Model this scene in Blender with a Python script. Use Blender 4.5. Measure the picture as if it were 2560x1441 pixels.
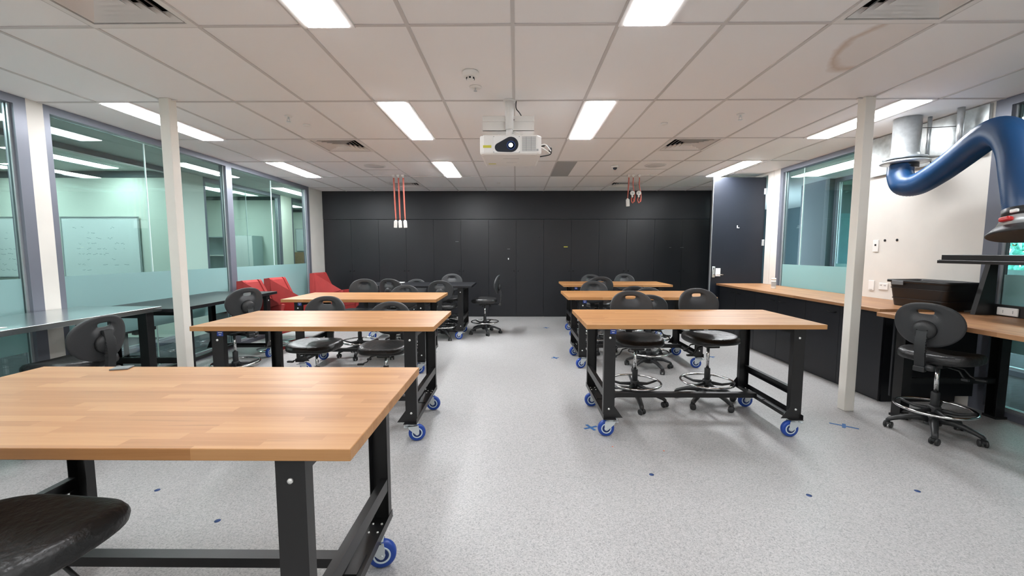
import bpy, bmesh, math, random
from mathutils import Vector, Matrix, Euler
for o in list(bpy.data.objects): bpy.data.objects.remove(o)
SC = bpy.context.scene
C = SC.collection
PI = math.pi
R = math.radians
# ------------------------------------------------------------------ camera
cam_d = bpy.data.cameras.new('camera'); cam = bpy.data.objects.new('camera', cam_d); C.objects.link(cam)
cam_d.sensor_width = 36.0; cam_d.sensor_fit = 'HORIZONTAL'
cam_d.lens = 1045.54/2560*36.0
cam_d.clip_start = 0.05; cam_d.clip_end = 300
cam.matrix_world = (Matrix.Translation((0, 0, 1.41)) @ Matrix.Rotation(0.0098, 4, 'Z') @
                    Matrix.Rotation(PI/2-0.0864, 4, 'X') @ Matrix.Rotation(-0.0005, 4, 'Z'))
SC.camera = cam
# ------------------------------------------------------------------ exposure
SC.view_settings.view_transform = 'Standard'; SC.view_settings.look = 'None'
SC.view_settings.gamma = 1.0; SC.view_settings.use_curve_mapping = False
SC.view_settings.exposure = 1.36
PANEL = {-4: 8.0, -2: 9.0, 1: 9.3, 3: 13.5, 6: 37.0}   # strength of the ceiling light panels, row by row
SIDE_PANEL = 12.0      # strength of the lights in the neighbouring rooms
# ------------------------------------------------------------------ world: overcast daylight outside
w = bpy.data.worlds.new('world'); SC.world = w; w.use_nodes = True
nt = w.node_tree; nt.nodes.clear()
bg = nt.nodes.new('ShaderNodeBackground'); out = nt.nodes.new('ShaderNodeOutputWorld')
bg.inputs[0].default_value = (0.75, 0.87, 1.0, 1); bg.inputs[1].default_value = 9.0
nt.links.new(bg.outputs[0], out.inputs[0])

# ------------------------------------------------------------------ material helpers
def newmat(name):
    m = bpy.data.materials.new(name); m.use_nodes = True
    m.node_tree.nodes.clear()
    return m, m.node_tree.nodes, m.node_tree.links
def N(ns, t, **kw):
    n = ns.new('ShaderNode'+t)
    for k, v in kw.items(): setattr(n, k, v)
    return n
def pbr(name, col, rough=0.5, metal=0.0, bump=0.0, bscale=60.0, var=0.0, vscale=4.0, spec=0.5, coat=0.0, stretch=None):
    m, ns, ls = newmat(name)
    b = N(ns, 'BsdfPrincipled'); o = N(ns, 'OutputMaterial'); ls.new(b.outputs[0], o.inputs[0])
    b.inputs['Base Color'].default_value = (*col, 1); b.inputs['Roughness'].default_value = rough
    b.inputs['Metallic'].default_value = metal; b.inputs['Specular IOR Level'].default_value = spec
    b.inputs['Coat Weight'].default_value = coat; b.inputs['Coat Roughness'].default_value = 0.15
    tc = N(ns, 'TexCoord')
    src = tc.outputs['Object']
    if stretch:
        mp = N(ns, 'Mapping'); mp.inputs['Scale'].default_value = stretch; ls.new(src, mp.inputs[0]); src = mp.outputs[0]
    if var > 0:
        n = N(ns, 'TexNoise'); n.inputs['Scale'].default_value = vscale; n.inputs['Detail'].default_value = 5
        ls.new(src, n.inputs['Vector'])
        r = N(ns, 'ValToRGB'); r.color_ramp.elements[0].position = .3; r.color_ramp.elements[1].position = .7
        r.color_ramp.elements[0].color = (*[c*(1-var) for c in col], 1); r.color_ramp.elements[1].color = (*[min(1, c*(1+var)) for c in col], 1)
        ls.new(n.outputs['Fac'], r.inputs[0]); ls.new(r.outputs[0], b.inputs['Base Color'])
    if bump > 0:
        n = N(ns, 'TexNoise'); n.inputs['Scale'].default_value = bscale; n.inputs['Detail'].default_value = 3
        ls.new(src, n.inputs['Vector'])
        bp = N(ns, 'Bump'); bp.inputs['Strength'].default_value = bump; bp.inputs['Distance'].default_value = .01
        ls.new(n.outputs['Fac'], bp.inputs['Height']); ls.new(bp.outputs[0], b.inputs['Normal'])
    return m
def emis(name, col, s):
    m, ns, ls = newmat(name)
    e = N(ns, 'Emission'); o = N(ns, 'OutputMaterial'); e.inputs[0].default_value = (*col, 1); e.inputs[1].default_value = s
    ls.new(e.outputs[0], o.inputs[0]); return m
def math_node(ns, ls, op, a, b=None):
    n = N(ns, 'Math', operation=op)
    for i, v in enumerate((a, b)):
        if v is None: continue
        if isinstance(v, (int, float)): n.inputs[i].default_value = v
        else: ls.new(v, n.inputs[i])
    return n.outputs[0]
def glassmat(name, tint, refl=1.0):
    m, ns, ls = newmat(name)
    t = N(ns, 'BsdfTransparent'); t.inputs[0].default_value = (*tint, 1)
    g = N(ns, 'BsdfGlossy'); g.inputs['Roughness'].default_value = 0.0; g.inputs['Color'].default_value = (.92, 1, .98, 1)
    ge = N(ns, 'NewGeometry'); dt = N(ns, 'VectorMath', operation='DOT_PRODUCT'); ls.new(ge.outputs['Normal'], dt.inputs[0]); ls.new(ge.outputs['Incoming'], dt.inputs[1])
    c1 = math_node(ns, ls, 'SUBTRACT', 1.0, math_node(ns, ls, 'ABSOLUTE', dt.outputs['Value']))
    mx = N(ns, 'MixShader'); o = N(ns, 'OutputMaterial')
    fac = math_node(ns, ls, 'MULTIPLY', math_node(ns, ls, 'ADD', math_node(ns, ls, 'MULTIPLY', math_node(ns, ls, 'POWER', c1, 5.0), .95), .042), refl)
    ls.new(fac, mx.inputs[0]); ls.new(t.outputs[0], mx.inputs[1]); ls.new(g.outputs[0], mx.inputs[2]); ls.new(mx.outputs[0], o.inputs[0])
    return m
def frostmat(name):
    m, ns, ls = newmat(name)
    d = N(ns, 'BsdfPrincipled'); d.inputs['Base Color'].default_value = (.36, .54, .54, 1); d.inputs['Roughness'].default_value = .22
    tl = N(ns, 'BsdfTranslucent'); tl.inputs[0].default_value = (.55, .72, .72, 1)
    t = N(ns, 'BsdfTransparent'); t.inputs[0].default_value = (.8, .95, .93, 1)
    m1 = N(ns, 'MixShader'); m1.inputs[0].default_value = .4; m2 = N(ns, 'MixShader'); m2.inputs[0].default_value = .06
    o = N(ns, 'OutputMaterial')
    ls.new(d.outputs[0], m1.inputs[1]); ls.new(tl.outputs[0], m1.inputs[2]); ls.new(m1.outputs[0], m2.inputs[1]); ls.new(t.outputs[0], m2.inputs[2]); ls.new(m2.outputs[0], o.inputs[0])
    return m
def woodmat(name, dark, mid, light, rough=.42, row=.042, plank=.42, seedv=0.0):
    """finger-jointed block board: staves along local x"""
    m, ns, ls = newmat(name)
    tc = N(ns, 'TexCoord'); oi = N(ns, 'ObjectInfo')
    sx = N(ns, 'SeparateXYZ'); ls.new(tc.outputs['Object'], sx.inputs[0])
    rnd = math_node(ns, ls, 'MULTIPLY', oi.outputs['Random'], 37.0)
    rowi = math_node(ns, ls, 'FLOOR', math_node(ns, ls, 'ADD', math_node(ns, ls, 'DIVIDE', sx.outputs[1], row), .37))
    wn = N(ns, 'TexWhiteNoise', noise_dimensions='2D')
    cv = N(ns, 'CombineXYZ'); ls.new(rowi, cv.inputs[0]); ls.new(rnd, cv.inputs[1]); ls.new(cv.outputs[0], wn.inputs['Vector'])
    # stave length differs from row to row
    plen = math_node(ns, ls, 'ADD', math_node(ns, ls, 'MULTIPLY', wn.outputs['Value'], plank*.7), plank*.65)
    xs = math_node(ns, ls, 'ADD', math_node(ns, ls, 'DIVIDE', sx.outputs[0], plen), math_node(ns, ls, 'MULTIPLY', wn.outputs['Value'], 13.7))
    ci = math_node(ns, ls, 'FLOOR', xs)
    cv2 = N(ns, 'CombineXYZ'); ls.new(rowi, cv2.inputs[0]); ls.new(ci, cv2.inputs[1]); ls.new(rnd, cv2.inputs[2])
    wn2 = N(ns, 'TexWhiteNoise', noise_dimensions='3D'); ls.new(cv2.outputs[0], wn2.inputs['Vector'])
    # grain
    mp = N(ns, 'Mapping'); mp.inputs['Scale'].default_value = (2.2, 60, 60)
    va = N(ns, 'VectorMath', operation='ADD'); ls.new(tc.outputs['Object'], va.inputs[0])
    vs = N(ns, 'VectorMath', operation='SCALE'); ls.new(wn2.outputs['Color'], vs.inputs[0]); vs.inputs['Scale'].default_value = 5.0
    ls.new(vs.outputs[0], va.inputs[1]); ls.new(va.outputs[0], mp.inputs[0])
    g = N(ns, 'TexNoise'); g.inputs['Scale'].default_value = 1.0; g.inputs['Detail'].default_value = 6; g.inputs['Roughness'].default_value = .6
    g.inputs['Distortion'].default_value = .6
    ls.new(mp.outputs[0], g.inputs['Vector'])
    fac = math_node(ns, ls, 'ADD', math_node(ns, ls, 'MULTIPLY', wn2.outputs['Value'], .62), math_node(ns, ls, 'SUBTRACT', math_node(ns, ls, 'MULTIPLY', g.outputs['Fac'], .9), .2))
    r = N(ns, 'ValToRGB'); e = r.color_ramp.elements
    e[0].position = .12; e[0].color = (*dark, 1); e[1].position = .95; e[1].color = (*light, 1)
    mm = e.new(.5); mm.color = (*mid, 1)
    ls.new(fac, r.inputs[0])
    # dark streaks here and there
    g2 = N(ns, 'TexNoise'); g2.inputs['Scale'].default_value = 1.0; g2.inputs['Detail'].default_value = 2
    mp2 = N(ns, 'Mapping'); mp2.inputs['Scale'].default_value = (1.4, 38, 38); ls.new(va.outputs[0], mp2.inputs[0]); ls.new(mp2.outputs[0], g2.inputs['Vector'])
    r2 = N(ns, 'ValToRGB'); r2.color_ramp.elements[0].position = .66; r2.color_ramp.elements[1].position = .76
    r2.color_ramp.elements[0].color = (0, 0, 0, 1); r2.color_ramp.elements[1].color = (.45, .45, .45, 1)
    ls.new(g2.outputs['Fac'], r2.inputs[0])
    mix = N(ns, 'MixRGB'); mix.inputs[2].default_value = (dark[0]*.55, dark[1]*.5, dark[2]*.45, 1)
    ls.new(r2.outputs[0], mix.inputs[0]); ls.new(r.outputs[0], mix.inputs[1])
    b = N(ns, 'BsdfPrincipled'); o = N(ns, 'OutputMaterial'); ls.new(mix.outputs[0], b.inputs['Base Color']); ls.new(b.outputs[0], o.inputs[0])
    b.inputs['Roughness'].default_value = rough; b.inputs['Specular IOR Level'].default_value = .36
    return m
def floormat():
    m, ns, ls = newmat('vinyl_floor')
    tc = N(ns, 'TexCoord')
    b = N(ns, 'BsdfPrincipled'); o = N(ns, 'OutputMaterial'); ls.new(b.outputs[0], o.inputs[0])
    v = N(ns, 'TexVoronoi'); v.inputs['Scale'].default_value = 190; ls.new(tc.outputs['Object'], v.inputs['Vector'])
    n = N(ns, 'TexNoise'); n.inputs['Scale'].default_value = 90; n.inputs['Detail'].default_value = 6; n.inputs['Roughness'].default_value = .7
    ls.new(tc.outputs['Object'], n.inputs['Vector'])
    sx = N(ns, 'SeparateColor'); ls.new(v.outputs['Color'], sx.inputs[0])
    f = math_node(ns, ls, 'ADD', math_node(ns, ls, 'MULTIPLY', sx.outputs[0], .4), math_node(ns, ls, 'MULTIPLY', n.outputs['Fac'], .6))
    r = N(ns, 'ValToRGB'); e = r.color_ramp.elements
    e[0].position = .22; e[0].color = (.25, .247, .247, 1); e[1].position = .78; e[1].color = (.55, .54, .535, 1)
    k = e.new(.42); k.color = (.40, .394, .39, 1); k = e.new(.6); k.color = (.46, .453, .449, 1)
    ls.new(f, r.inputs[0])
    n2 = N(ns, 'TexNoise'); n2.inputs['Scale'].default_value = 1.2; n2.inputs['Detail'].default_value = 3; ls.new(tc.outputs['Object'], n2.inputs['Vector'])
    mx = N(ns, 'MixRGB', blend_type='MULTIPLY'); mx.inputs[0].default_value = 1
    r3 = N(ns, 'ValToRGB'); r3.color_ramp.elements[0].color = (.93, .93, .93, 1); r3.color_ramp.elements[1].color = (1, 1, 1, 1); ls.new(n2.outputs['Fac'], r3.inputs[0])
    ls.new(r.outputs[0], mx.inputs[1]); ls.new(r3.outputs[0], mx.inputs[2]); ls.new(mx.outputs[0], b.inputs['Base Color'])
    b.inputs['Roughness'].default_value = .42; b.inputs['Specular IOR Level'].default_value = .4
    bp = N(ns, 'Bump'); bp.inputs['Strength'].default_value = .12; bp.inputs['Distance'].default_value = .002
    ls.new(n.outputs['Fac'], bp.inputs['Height']); ls.new(bp.outputs[0], b.inputs['Normal'])
    return m
def ceilingmat():
    m, ns, ls = newmat('ceiling_tile')
    tc = N(ns, 'TexCoord'); b = N(ns, 'BsdfPrincipled'); o = N(ns, 'OutputMaterial'); ls.new(b.outputs[0], o.inputs[0])
    b.inputs['Roughness'].default_value = .75; b.inputs['Specular IOR Level'].default_value = .25
    # water stain: warped ring around one point of one tile
    mp = N(ns, 'Mapping'); mp.inputs['Location'].default_value = (-2.36*1.55, -2.62*.95, 0); mp.inputs['Scale'].default_value = (1.55, .95, 0)
    n = N(ns, 'TexNoise'); n.inputs['Scale'].default_value = 3.2; n.inputs['Detail'].default_value = 5; ls.new(tc.outputs['Object'], n.inputs['Vector'])
    va = N(ns, 'VectorMath', operation='SCALE'); va.inputs['Scale'].default_value = .22
    vs = N(ns, 'VectorMath', operation='SUBTRACT'); vs.inputs[1].default_value = (.5, .5, .5); ls.new(n.outputs['Color'], vs.inputs[0]); ls.new(vs.outputs[0], va.inputs[0])
    ad = N(ns, 'VectorMath', operation='ADD'); ls.new(tc.outputs['Object'], ad.inputs[0]); ls.new(va.outputs[0], ad.inputs[1]); ls.new(ad.outputs[0], mp.inputs[0])
    ln = N(ns, 'VectorMath', operation='LENGTH'); ls.new(mp.outputs[0], ln.inputs[0])
    r = N(ns, 'ValToRGB'); e = r.color_ramp.elements
    e[0].position = .0; e[0].color = (.18, .18, .18, 1); e[1].position = .52; e[1].color = (0, 0, 0, 1)
    k = e.new(.40); k.color = (.16, .16, .16, 1); k = e.new(.46); k.color = (.60, .60, .60, 1); k = e.new(.485); k.color = (.30, .30, .30, 1)
    ls.new(ln.outputs['Value'], r.inputs[0])
    # limit the stain to its own tile
    sx = N(ns, 'SeparateXYZ'); ls.new(tc.outputs['Object'], sx.inputs[0])
    a = math_node(ns, ls, 'GREATER_THAN', sx.outputs[0], 1.78); c = math_node(ns, ls, 'LESS_THAN', sx.outputs[0], 2.38)
    d = math_node(ns, ls, 'GREATER_THAN', sx.outputs[1], 2.497)
    g = math_node(ns, ls, 'MULTIPLY', math_node(ns, ls, 'MULTIPLY', a, c), d)
    fac = math_node(ns, ls, 'MULTIPLY', r.outputs[0], g)
    mx = N(ns, 'MixRGB'); mx.inputs[1].default_value = (.90, .88, .875, 1); mx.inputs[2].default_value = (.52, .36, .24, 1)
    ls.new(fac, mx.inputs[0]); ls.new(mx.outputs[0], b.inputs['Base Color'])
    return m
M = {}
M['cream'] = pbr('cream_paint', (.70, .665, .615), .55, var=.03)
M['column'] = pbr('column_paint', (.80, .765, .70), .5, var=.03)
M['ceiling'] = ceilingmat()
M['tbar'] = pbr('ceiling_bar_shadow_grey', (.62, .59, .575), .5)  # greyer than the tiles: the shadow lines along the bars are put into this colour
M['plaswhite'] = pbr('white_plastic', (.82, .80, .77), .4)
M['ventwhite'] = pbr('vent_paint', (.80, .77, .75), .5)
M['frame'] = pbr('grey_aluminium', (.175, .185, .225), .38, metal=.25, var=.06, vscale=2)
M['framelight'] = pbr('silver_aluminium', (.55, .58, .60), .3, metal=.6)
M['blackwall'] = pbr('charcoal_laminate', (.0125, .0135, .017), .42, var=.12, vscale=1.2, spec=.42, bump=.05, bscale=400)
M['blackdoor'] = pbr('black_laminate', (.0115, .012, .0145), .38, var=.10, vscale=2.0, spec=.42, bump=.04, bscale=300)
M['slate'] = pbr('slate_door_paint', (.013, .016, .024), .42, var=.06, spec=.32)
M['gap'] = pbr('dark_gap', (.006, .006, .007), .8)
M['metal'] = pbr('black_powder_coat', (.0095, .0095, .010), .36, spec=.5, bump=.05, bscale=500)
M['metaledge'] = pbr('worn_steel_edge', (.30, .29, .28), .45, metal=.5)
M['pu'] = pbr('black_polyurethane', (.016, .016, .0165), .38, bump=.5, bscale=35, spec=.55)
M['plastic'] = pbr('black_plastic', (.022, .023, .024), .42, bump=.15, bscale=300)
M['back'] = pbr('charcoal_plastic', (.030, .031, .033), .48, bump=.2, bscale=350)
M['chrome'] = pbr('chrome', (.78, .78, .78), .12, metal=1)
M['zinc'] = pbr('zinc_steel', (.66, .69, .70), .3, metal=.85, var=.08, vscale=30)
M['fork'] = pbr('castor_fork_zinc', (.60, .65, .67), .45, metal=.35)
M['galv'] = pbr('galvanised_sheet', (.60, .64, .64), .30, metal=.85, var=.16, vscale=18, bump=.03, bscale=40)
M['steel'] = pbr('stainless_top', (.62, .66, .66), .22, metal=1, var=.04, vscale=3)
M['bolt'] = pbr('bright_bolt', (.80, .80, .78), .3, metal=.4)
M['tyre'] = pbr('blue_rubber', (.012, .06, .34), .35)
M['hub'] = pbr('pale_hub', (.66, .76, .82), .35)
M['hubblue'] = pbr('dark_blue_hub', (.012, .035, .16), .4)
M['red'] = pbr('red_wool', (.31, .026, .024), .8, bump=.25, bscale=300, var=.10, vscale=6)
M['hose'] = pbr('blue_hose', (.008, .058, .165), .36, spec=.6)
M['wood'] = woodmat('beech_block', (.345, .156, .052), (.425, .203, .076), (.505, .265, .110), plank=.55)
M['wood2'] = woodmat('oak_block', (.27, .128, .058), (.345, .172, .082), (.42, .225, .11), row=.05, rough=.4)
M['floor'] = floormat()
M['carpet'] = pbr('dark_carpet', (.045, .05, .056), .95, var=.35, vscale=7, bump=.3, bscale=200, stretch=(1, 8, 1))
M['glass'] = glassmat('green_glass', (.875, .945, .945), 1.5)
M['glass2'] = glassmat('far_green_glass', (.90, .965, .955), .6)
M['frost'] = frostmat('frosted_film')
M['joint'] = glassmat('glass_edge', (.6, .8, .78), 1.0)
M['jointw'] = pbr('silicone_joint', (.60, .72, .70), .3)
for _k, _v in PANEL.items(): M['panel%d' % _k] = emis('light_diffuser', (.955, .975, 1.0), _v)
M['panel2'] = emis('side_light_diffuser', (.90, 1.0, .98), SIDE_PANEL)
M['board'] = pbr('whiteboard', (.80, .84, .84), .2)
M['ink'] = pbr('marker_ink', (.22, .28, .30), .6)
M['cork'] = pbr('cork', (.42, .24, .12), .9, var=.2, vscale=30)
M['sidewall'] = pbr('side_room_paint', (.74, .78, .70), .6)
M['sidewallb'] = pbr('side_room_grey', (.56, .62, .59), .6)
M['darkwall'] = pbr('dark_room_paint', (.045, .075, .085), .6)
M['tealwall'] = pbr('teal_pinboard', (.055, .15, .165), .75, var=.12)
M['tape'] = pbr('blue_tape', (.035, .13, .33), .6)
M['dot'] = pbr('blue_dot', (.02, .055, .18), .5)
M['orange'] = pbr('orange_dot', (.75, .20, .10), .6)
M['outlet'] = pbr('outlet_plastic', (.62, .60, .56), .4)
M['cord'] = pbr('orange_cord', (.46, .095, .06), .45)
M['yellow'] = pbr('yellow_label', (.60, .56, .05), .5)
M['sticker'] = pbr('blue_sticker', (.02, .06, .33), .4)
M['white'] = pbr('white_gloss', (.86, .85, .83), .3)
M['paper'] = pbr('paper', (.86, .86, .85), .7)
M['lens'] = pbr('lens_glass', (.008, .016, .03), .06, spec=.8)
M['lensglow'] = emis('lens_light', (.62, .93, 1.0), 5.0)
M['grille'] = pbr('grey_grille', (.42, .42, .42), .5)
M['redplastic'] = pbr('red_plastic', (.55, .02, .02), .3)
M['leaf'] = pbr('hedge_leaf', (.15, .44, .36), .7, var=.5, vscale=9)
M['grass'] = pbr('grass_ground', (.12, .22, .08), .9, var=.3)
M['tub'] = pbr('tub_plastic', (.009, .009, .010), .38)
M['greytab'] = pbr('grey_plastic', (.16, .165, .17), .45)
M['shelf'] = pbr('pale_shelf', (.46, .52, .53), .5)

# ------------------------------------------------------------------ mesh builder
class MB:
    def __init__(s): s.bm = bmesh.new(); s.mi = 0
    def _tag(s, faces, smooth=False):
        for f in faces: f.material_index = s.mi; f.smooth = smooth
    def mat(s, i): s.mi = i; return s
    def box(s, x0, x1, y0, y1, z0, z1, bev=0.0, rot=None, piv=(0, 0, 0), seg=1):
        vs = [s.bm.verts.new((x, y, z)) for x in (x0, x1) for y in (y0, y1) for z in (z0, z1)]
        fi = [(0, 1, 3, 2), (4, 6, 7, 5), (0, 4, 5, 1), (2, 3, 7, 6), (0, 2, 6, 4), (1, 5, 7, 3)]
        fs = [s.bm.faces.new([vs[i] for i in q]) for q in fi]
        s._tag(fs)
        geom = vs
        if bev > 0:
            es = list({e for f in fs for e in f.edges})
            r = bmesh.ops.bevel(s.bm, geom=es, offset=bev, segments=seg, affect='EDGES', profile=.5)
            s._tag(r['faces'], seg > 1)
            geom = list({v for f in r['faces'] for v in f.verts} | {v for v in vs if v.is_valid})
        if rot is not None:
            bmesh.ops.transform(s.bm, matrix=Matrix.Translation(piv) @ rot @ Matrix.Translation([-c for c in piv]), verts=[v for v in geom if v.is_valid])
        return s
    def ring_loft(s, rings, smooth=True, cap0=True, cap1=True, closed=False):
        vr = [[s.bm.verts.new(p) for p in ring] for ring in rings]
        n = len(vr[0]); fs = []
        rng = range(len(vr)) if closed else range(len(vr)-1)
        for i in rng:
            a, b = vr[i], vr[(i+1) % len(vr)]
            for j in range(n):
                fs.append(s.bm.faces.new((a[j], a[(j+1) % n], b[(j+1) % n], b[j])))
        s._tag(fs, smooth)
        cf = []
        if not closed:
            if cap0: cf.append(s.bm.faces.new(list(reversed(vr[0]))))
            if cap1: cf.append(s.bm.faces.new(vr[-1]))
        s._tag(cf, False)
        return s
    def tube(s, pts, r, seg=10, cap=True, closed=False, radii=None, smooth=True):
        pts = [Vector(p) for p in pts]; n = len(pts); rings = []; up = None
        for i in range(n):
            if closed: t = (pts[(i+1) % n]-pts[i-1]).normalized()
            else: t = (pts[min(i+1, n-1)]-pts[max(i-1, 0)]).normalized()
            if up is None:
                a = Vector((0, 0, 1)) if abs(t.z) < .9 else Vector((1, 0, 0)); u = t.cross(a).normalized()
            else: u = (up-t*up.dot(t)).normalized()
            up = u; v = t.cross(u)
            rr = radii[i] if radii else r
            rings.append([pts[i]+(u*math.cos(2*PI*k/seg)+v*math.sin(2*PI*k/seg))*rr for k in range(seg)])
        return s.ring_loft(rings, smooth, cap, cap, closed)
    def cyl(s, p0, p1, r, r1=None, seg=16):
        return s.tube([p0, p1], r, seg, radii=[r, r if r1 is None else r1])
    def lathe(s, prof, seg=24, c=(0, 0, 0), axis='Z', cap0=True, cap1=True, smooth=True):
        rings = []
        for (r, z) in prof:
            ring = []
            for k in range(seg):
                a = 2*PI*k/seg; x, y = r*math.cos(a), r*math.sin(a)
                p = {'Z': (x, y, z), 'X': (z, x, y), 'Y': (y, z, x)}[axis]
                ring.append((p[0]+c[0], p[1]+c[1], p[2]+c[2]))
            rings.append(ring)
        return s.ring_loft(rings, smooth, cap0, cap1)
    def torus(s, c, Rr, r, seg=40, s2=10, z=None):
        return s.tube([(c[0]+Rr*math.cos(2*PI*k/seg), c[1]+Rr*math.sin(2*PI*k/seg), c[2]) for k in range(seg)], r, s2, closed=True)
    def prism(s, poly, a0, a1, axis='Y', smooth=False):
        """poly in the two other axes, extruded along axis"""
        def P(p, a):
            return {'Y': (p[0], a, p[1]), 'X': (a, p[0], p[1]), 'Z': (p[0], p[1], a)}[axis]
        return s.ring_loft([[P(p, a0) for p in poly], [P(p, a1) for p in poly]], smooth)
    def quad(s, pts):
        f = s.bm.faces.new([s.bm.verts.new(p) for p in pts]); s._tag([f]); return s
    def build(s, name, mats, parent=None, loc=None, rot=None, recalc=True):
        if recalc: bmesh.ops.recalc_face_normals(s.bm, faces=s.bm.faces[:])
        me = bpy.data.meshes.new(name); s.bm.to_mesh(me); s.bm.free()
        for m in (mats if isinstance(mats, (list, tuple)) else [mats]): me.materials.append(M[m])
        o = bpy.data.objects.new(name, me); C.objects.link(o)
        if parent is not None: o.parent = parent
        if loc is not None: o.location = loc
        if rot is not None: o.rotation_euler = rot
        return o
def tag(o, label=None, cat=None, group=None, kind=None):
    if label: o['label'] = label
    if cat: o['category'] = cat
    if group: o['group'] = group
    if kind: o['kind'] = kind
    return o
def empty(name, loc=(0, 0, 0), rz=0.0):
    o = bpy.data.objects.new(name, None); C.objects.link(o); o.location = loc; o.rotation_euler = (0, 0, rz)
    o.empty_display_size = .1
    return o
def thing(name, label, cat, loc=(0, 0, 0), rz=0.0, group=None):
    return tag(empty(name, loc, rz), label, cat, group)
def struct(o): o['kind'] = 'structure'; return o
def copy_tree(o, parent=None):
    c = o.copy(); C.objects.link(c)
    if parent is not None: c.parent = parent
    for ch in list(o.children): copy_tree(ch, c)
    return c
# ------------------------------------------------------------------ the setting
XL, XR, YB, YF, H = -4.18, 4.18, 9.03, -3.6, 2.70
GX = [-0.02+.6*k for k in range(-6, 7)]
GY = [2.497+1.2*k for k in range(-5, 6)]
struct(MB().box(XL-.06, XR+.06, YF, YB+.65, -.10, 0).build('floor', 'floor'))
# ceiling sheet, open where the air diffusers sit
VENTS = [(-2.42, 4.897), (1.78, 4.897), (-2.42, 1.897), (1.78, 1.897), (-2.42, 7.897), (1.78, 7.897)]
xs = [XL-.06]+GX+[XR+.06]
ys = sorted([YF]+GY+[g-.6 for g in GY]+[YB+.15])
ys = [y for y in ys if YF <= y <= YB+.15]
b = MB()
for i in range(len(xs)-1):
    for j in range(len(ys)-1):
        if any(abs(xs[i]-vx) < .02 and abs(ys[j]-vy) < .02 for vx, vy in VENTS): continue
        b.quad([(xs[i], ys[j], H), (xs[i], ys[j+1], H), (xs[i+1], ys[j+1], H), (xs[i+1], ys[j], H)])
ceil = struct(b.build('ceiling', 'ceiling'))
b = MB()
for x in GX: b.box(x-.011, x+.011, YF, YB, H-.006, H-.0005)
for y in GY:
    if YF < y < YB: b.box(XL, XR, y-.011, y+.011, H-.0055, H-.0005)
for vx in (-2.42, 1.78):
    for y in (1.897, 5.497, 6.697, 7.897, 8.497): b.box(vx, vx+.6, y-.008, y+.008, H-.005, H-.0005)
tag(b.build('ceiling_bar', 'tbar', ceil), 'painted metal bars between the ceiling tiles')

# back wall: laminate bulkhead above the cupboards
struct(MB().box(XL-.3, XR+.3, YB+.60, YB+.70, 0, H).box(XL, XR, YB-.004, YB+.12, 2.106, H, bev=.002).build('wall_back', 'blackwall'))
struct(MB().box(XL-.2, XR+.2, YF-.1, YF, 0, H).build('wall_front', 'cream'))

def window(n, x, side, y0, y1, joints=(), film=(.555, 1.185), f0=.05, f1=.05, glass='glass', top=2.63, rail=.06, film_on=True):
    """glazed partition in the plane x; side = +1 if the room lies at +x of it"""
    w = empty('window_%d' % n); struct(w)
    d = .05
    fb = MB()
    fb.box(x-d, x+d, y0, y1, top, H-.002).box(x-d, x+d, y0, y0+f0, 0, top).box(x-d, x+d, y1-f1, y1, 0, top).box(x-d, x+d, y0+f0, y1-f1, 0, rail)
    fr = fb.build('frame', 'frame', w)
    bd = MB()
    for s in (-1, 1):
        bd.box(x+s*.014-.006, x+s*.014+.006, y0+f0, y0+f0+.018, rail, top).box(x+s*.014-.006, x+s*.014+.006, y1-f1-.018, y1-f1, rail, top)
        bd.box(x+s*.014-.006, x+s*.014+.006, y0+f0, y1-f1, rail, rail+.03)
    bd.build('bead', 'framelight', fr)
    cuts = [y0+f0]+list(joints)+[y1-f1]
    for a, c in zip(cuts[:-1], cuts[1:]):
        MB().box(x-.005, x+.005, a+.002, c-.002, rail+.02, top-.01).build('pane', glass, w)
    for j in joints:
        MB().box(x-.006, x+.006, j-.0045, j+.0045, rail+.02, top-.01).build('joint', 'jointw', w)
    if film_on:
        MB().box(x+side*.0062-.0006, x+side*.0062+.0006, y0+f0+.03, y1-f1-.03, film[0], film[1]).build('frosted_film', 'frost', w)
    return w
# ---- left wall
window(1, XL, 1, .9, 3.60, (2.2,), f1=.09)
window(2, XL, 1, 3.73, 6.09, (4.77,), f1=.06)
window(3, XL, 1, 6.09, 8.42, (7.20,), f0=.06, f1=.09)
struct(MB().box(XL-.05, XL+.05, 3.60, 3.73, 0, H).box(XL-.05, XL+.035, 8.42, YB, 0, H).box(XL-.08, XL+.025, YB, YB+.6, 0, H).box(XL-.05, XL+.05, YF, .9, 0, H).build('wall_left', 'cream'))
# ---- right wall
window(4, XR, -1, 5.03, 6.70, (6.22,), film=(.56, 1.215), f0=.05, f1=.07)
window(5, XR, -1, .8, 3.76, (2.2,), film=(.56, 1.215), f1=.12)
window(6, XR, -1, 8.60, YB-.02, film=(.3, 2.0), f0=.03, f1=.03)
struct(MB().box(XR-.0, XR+.05, YB-.02, YB+.6, 0, H).build('wall_corner', 'blackwall'))
struct(MB().box(XR-.05, XR+.05, 3.76, 5.03, 0, H).box(XR-.05, XR+.05, 6.70, 6.86, 0, H).box(XR-.05, XR+.05, 6.872, 7.02, 0, H)
       .box(XR-.045, XR+.045, 6.70, 7.02, 0, H-.01).box(XR-.05, XR+.05, YF, .8, 0, H).box(XR-.05, XR+.05, 7.95, 8.60, 0, H)
       .box(XR-.05, XR+.05, 7.02, 7.95, 2.66, H).build('wall_right', 'cream'))
# skirting under the cream wall pieces on the left
struct(MB().box(XL+.035, XL+.047, 8.42, YB-.01, 0, .09).build('baseboard_left', 'frame'))
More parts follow.
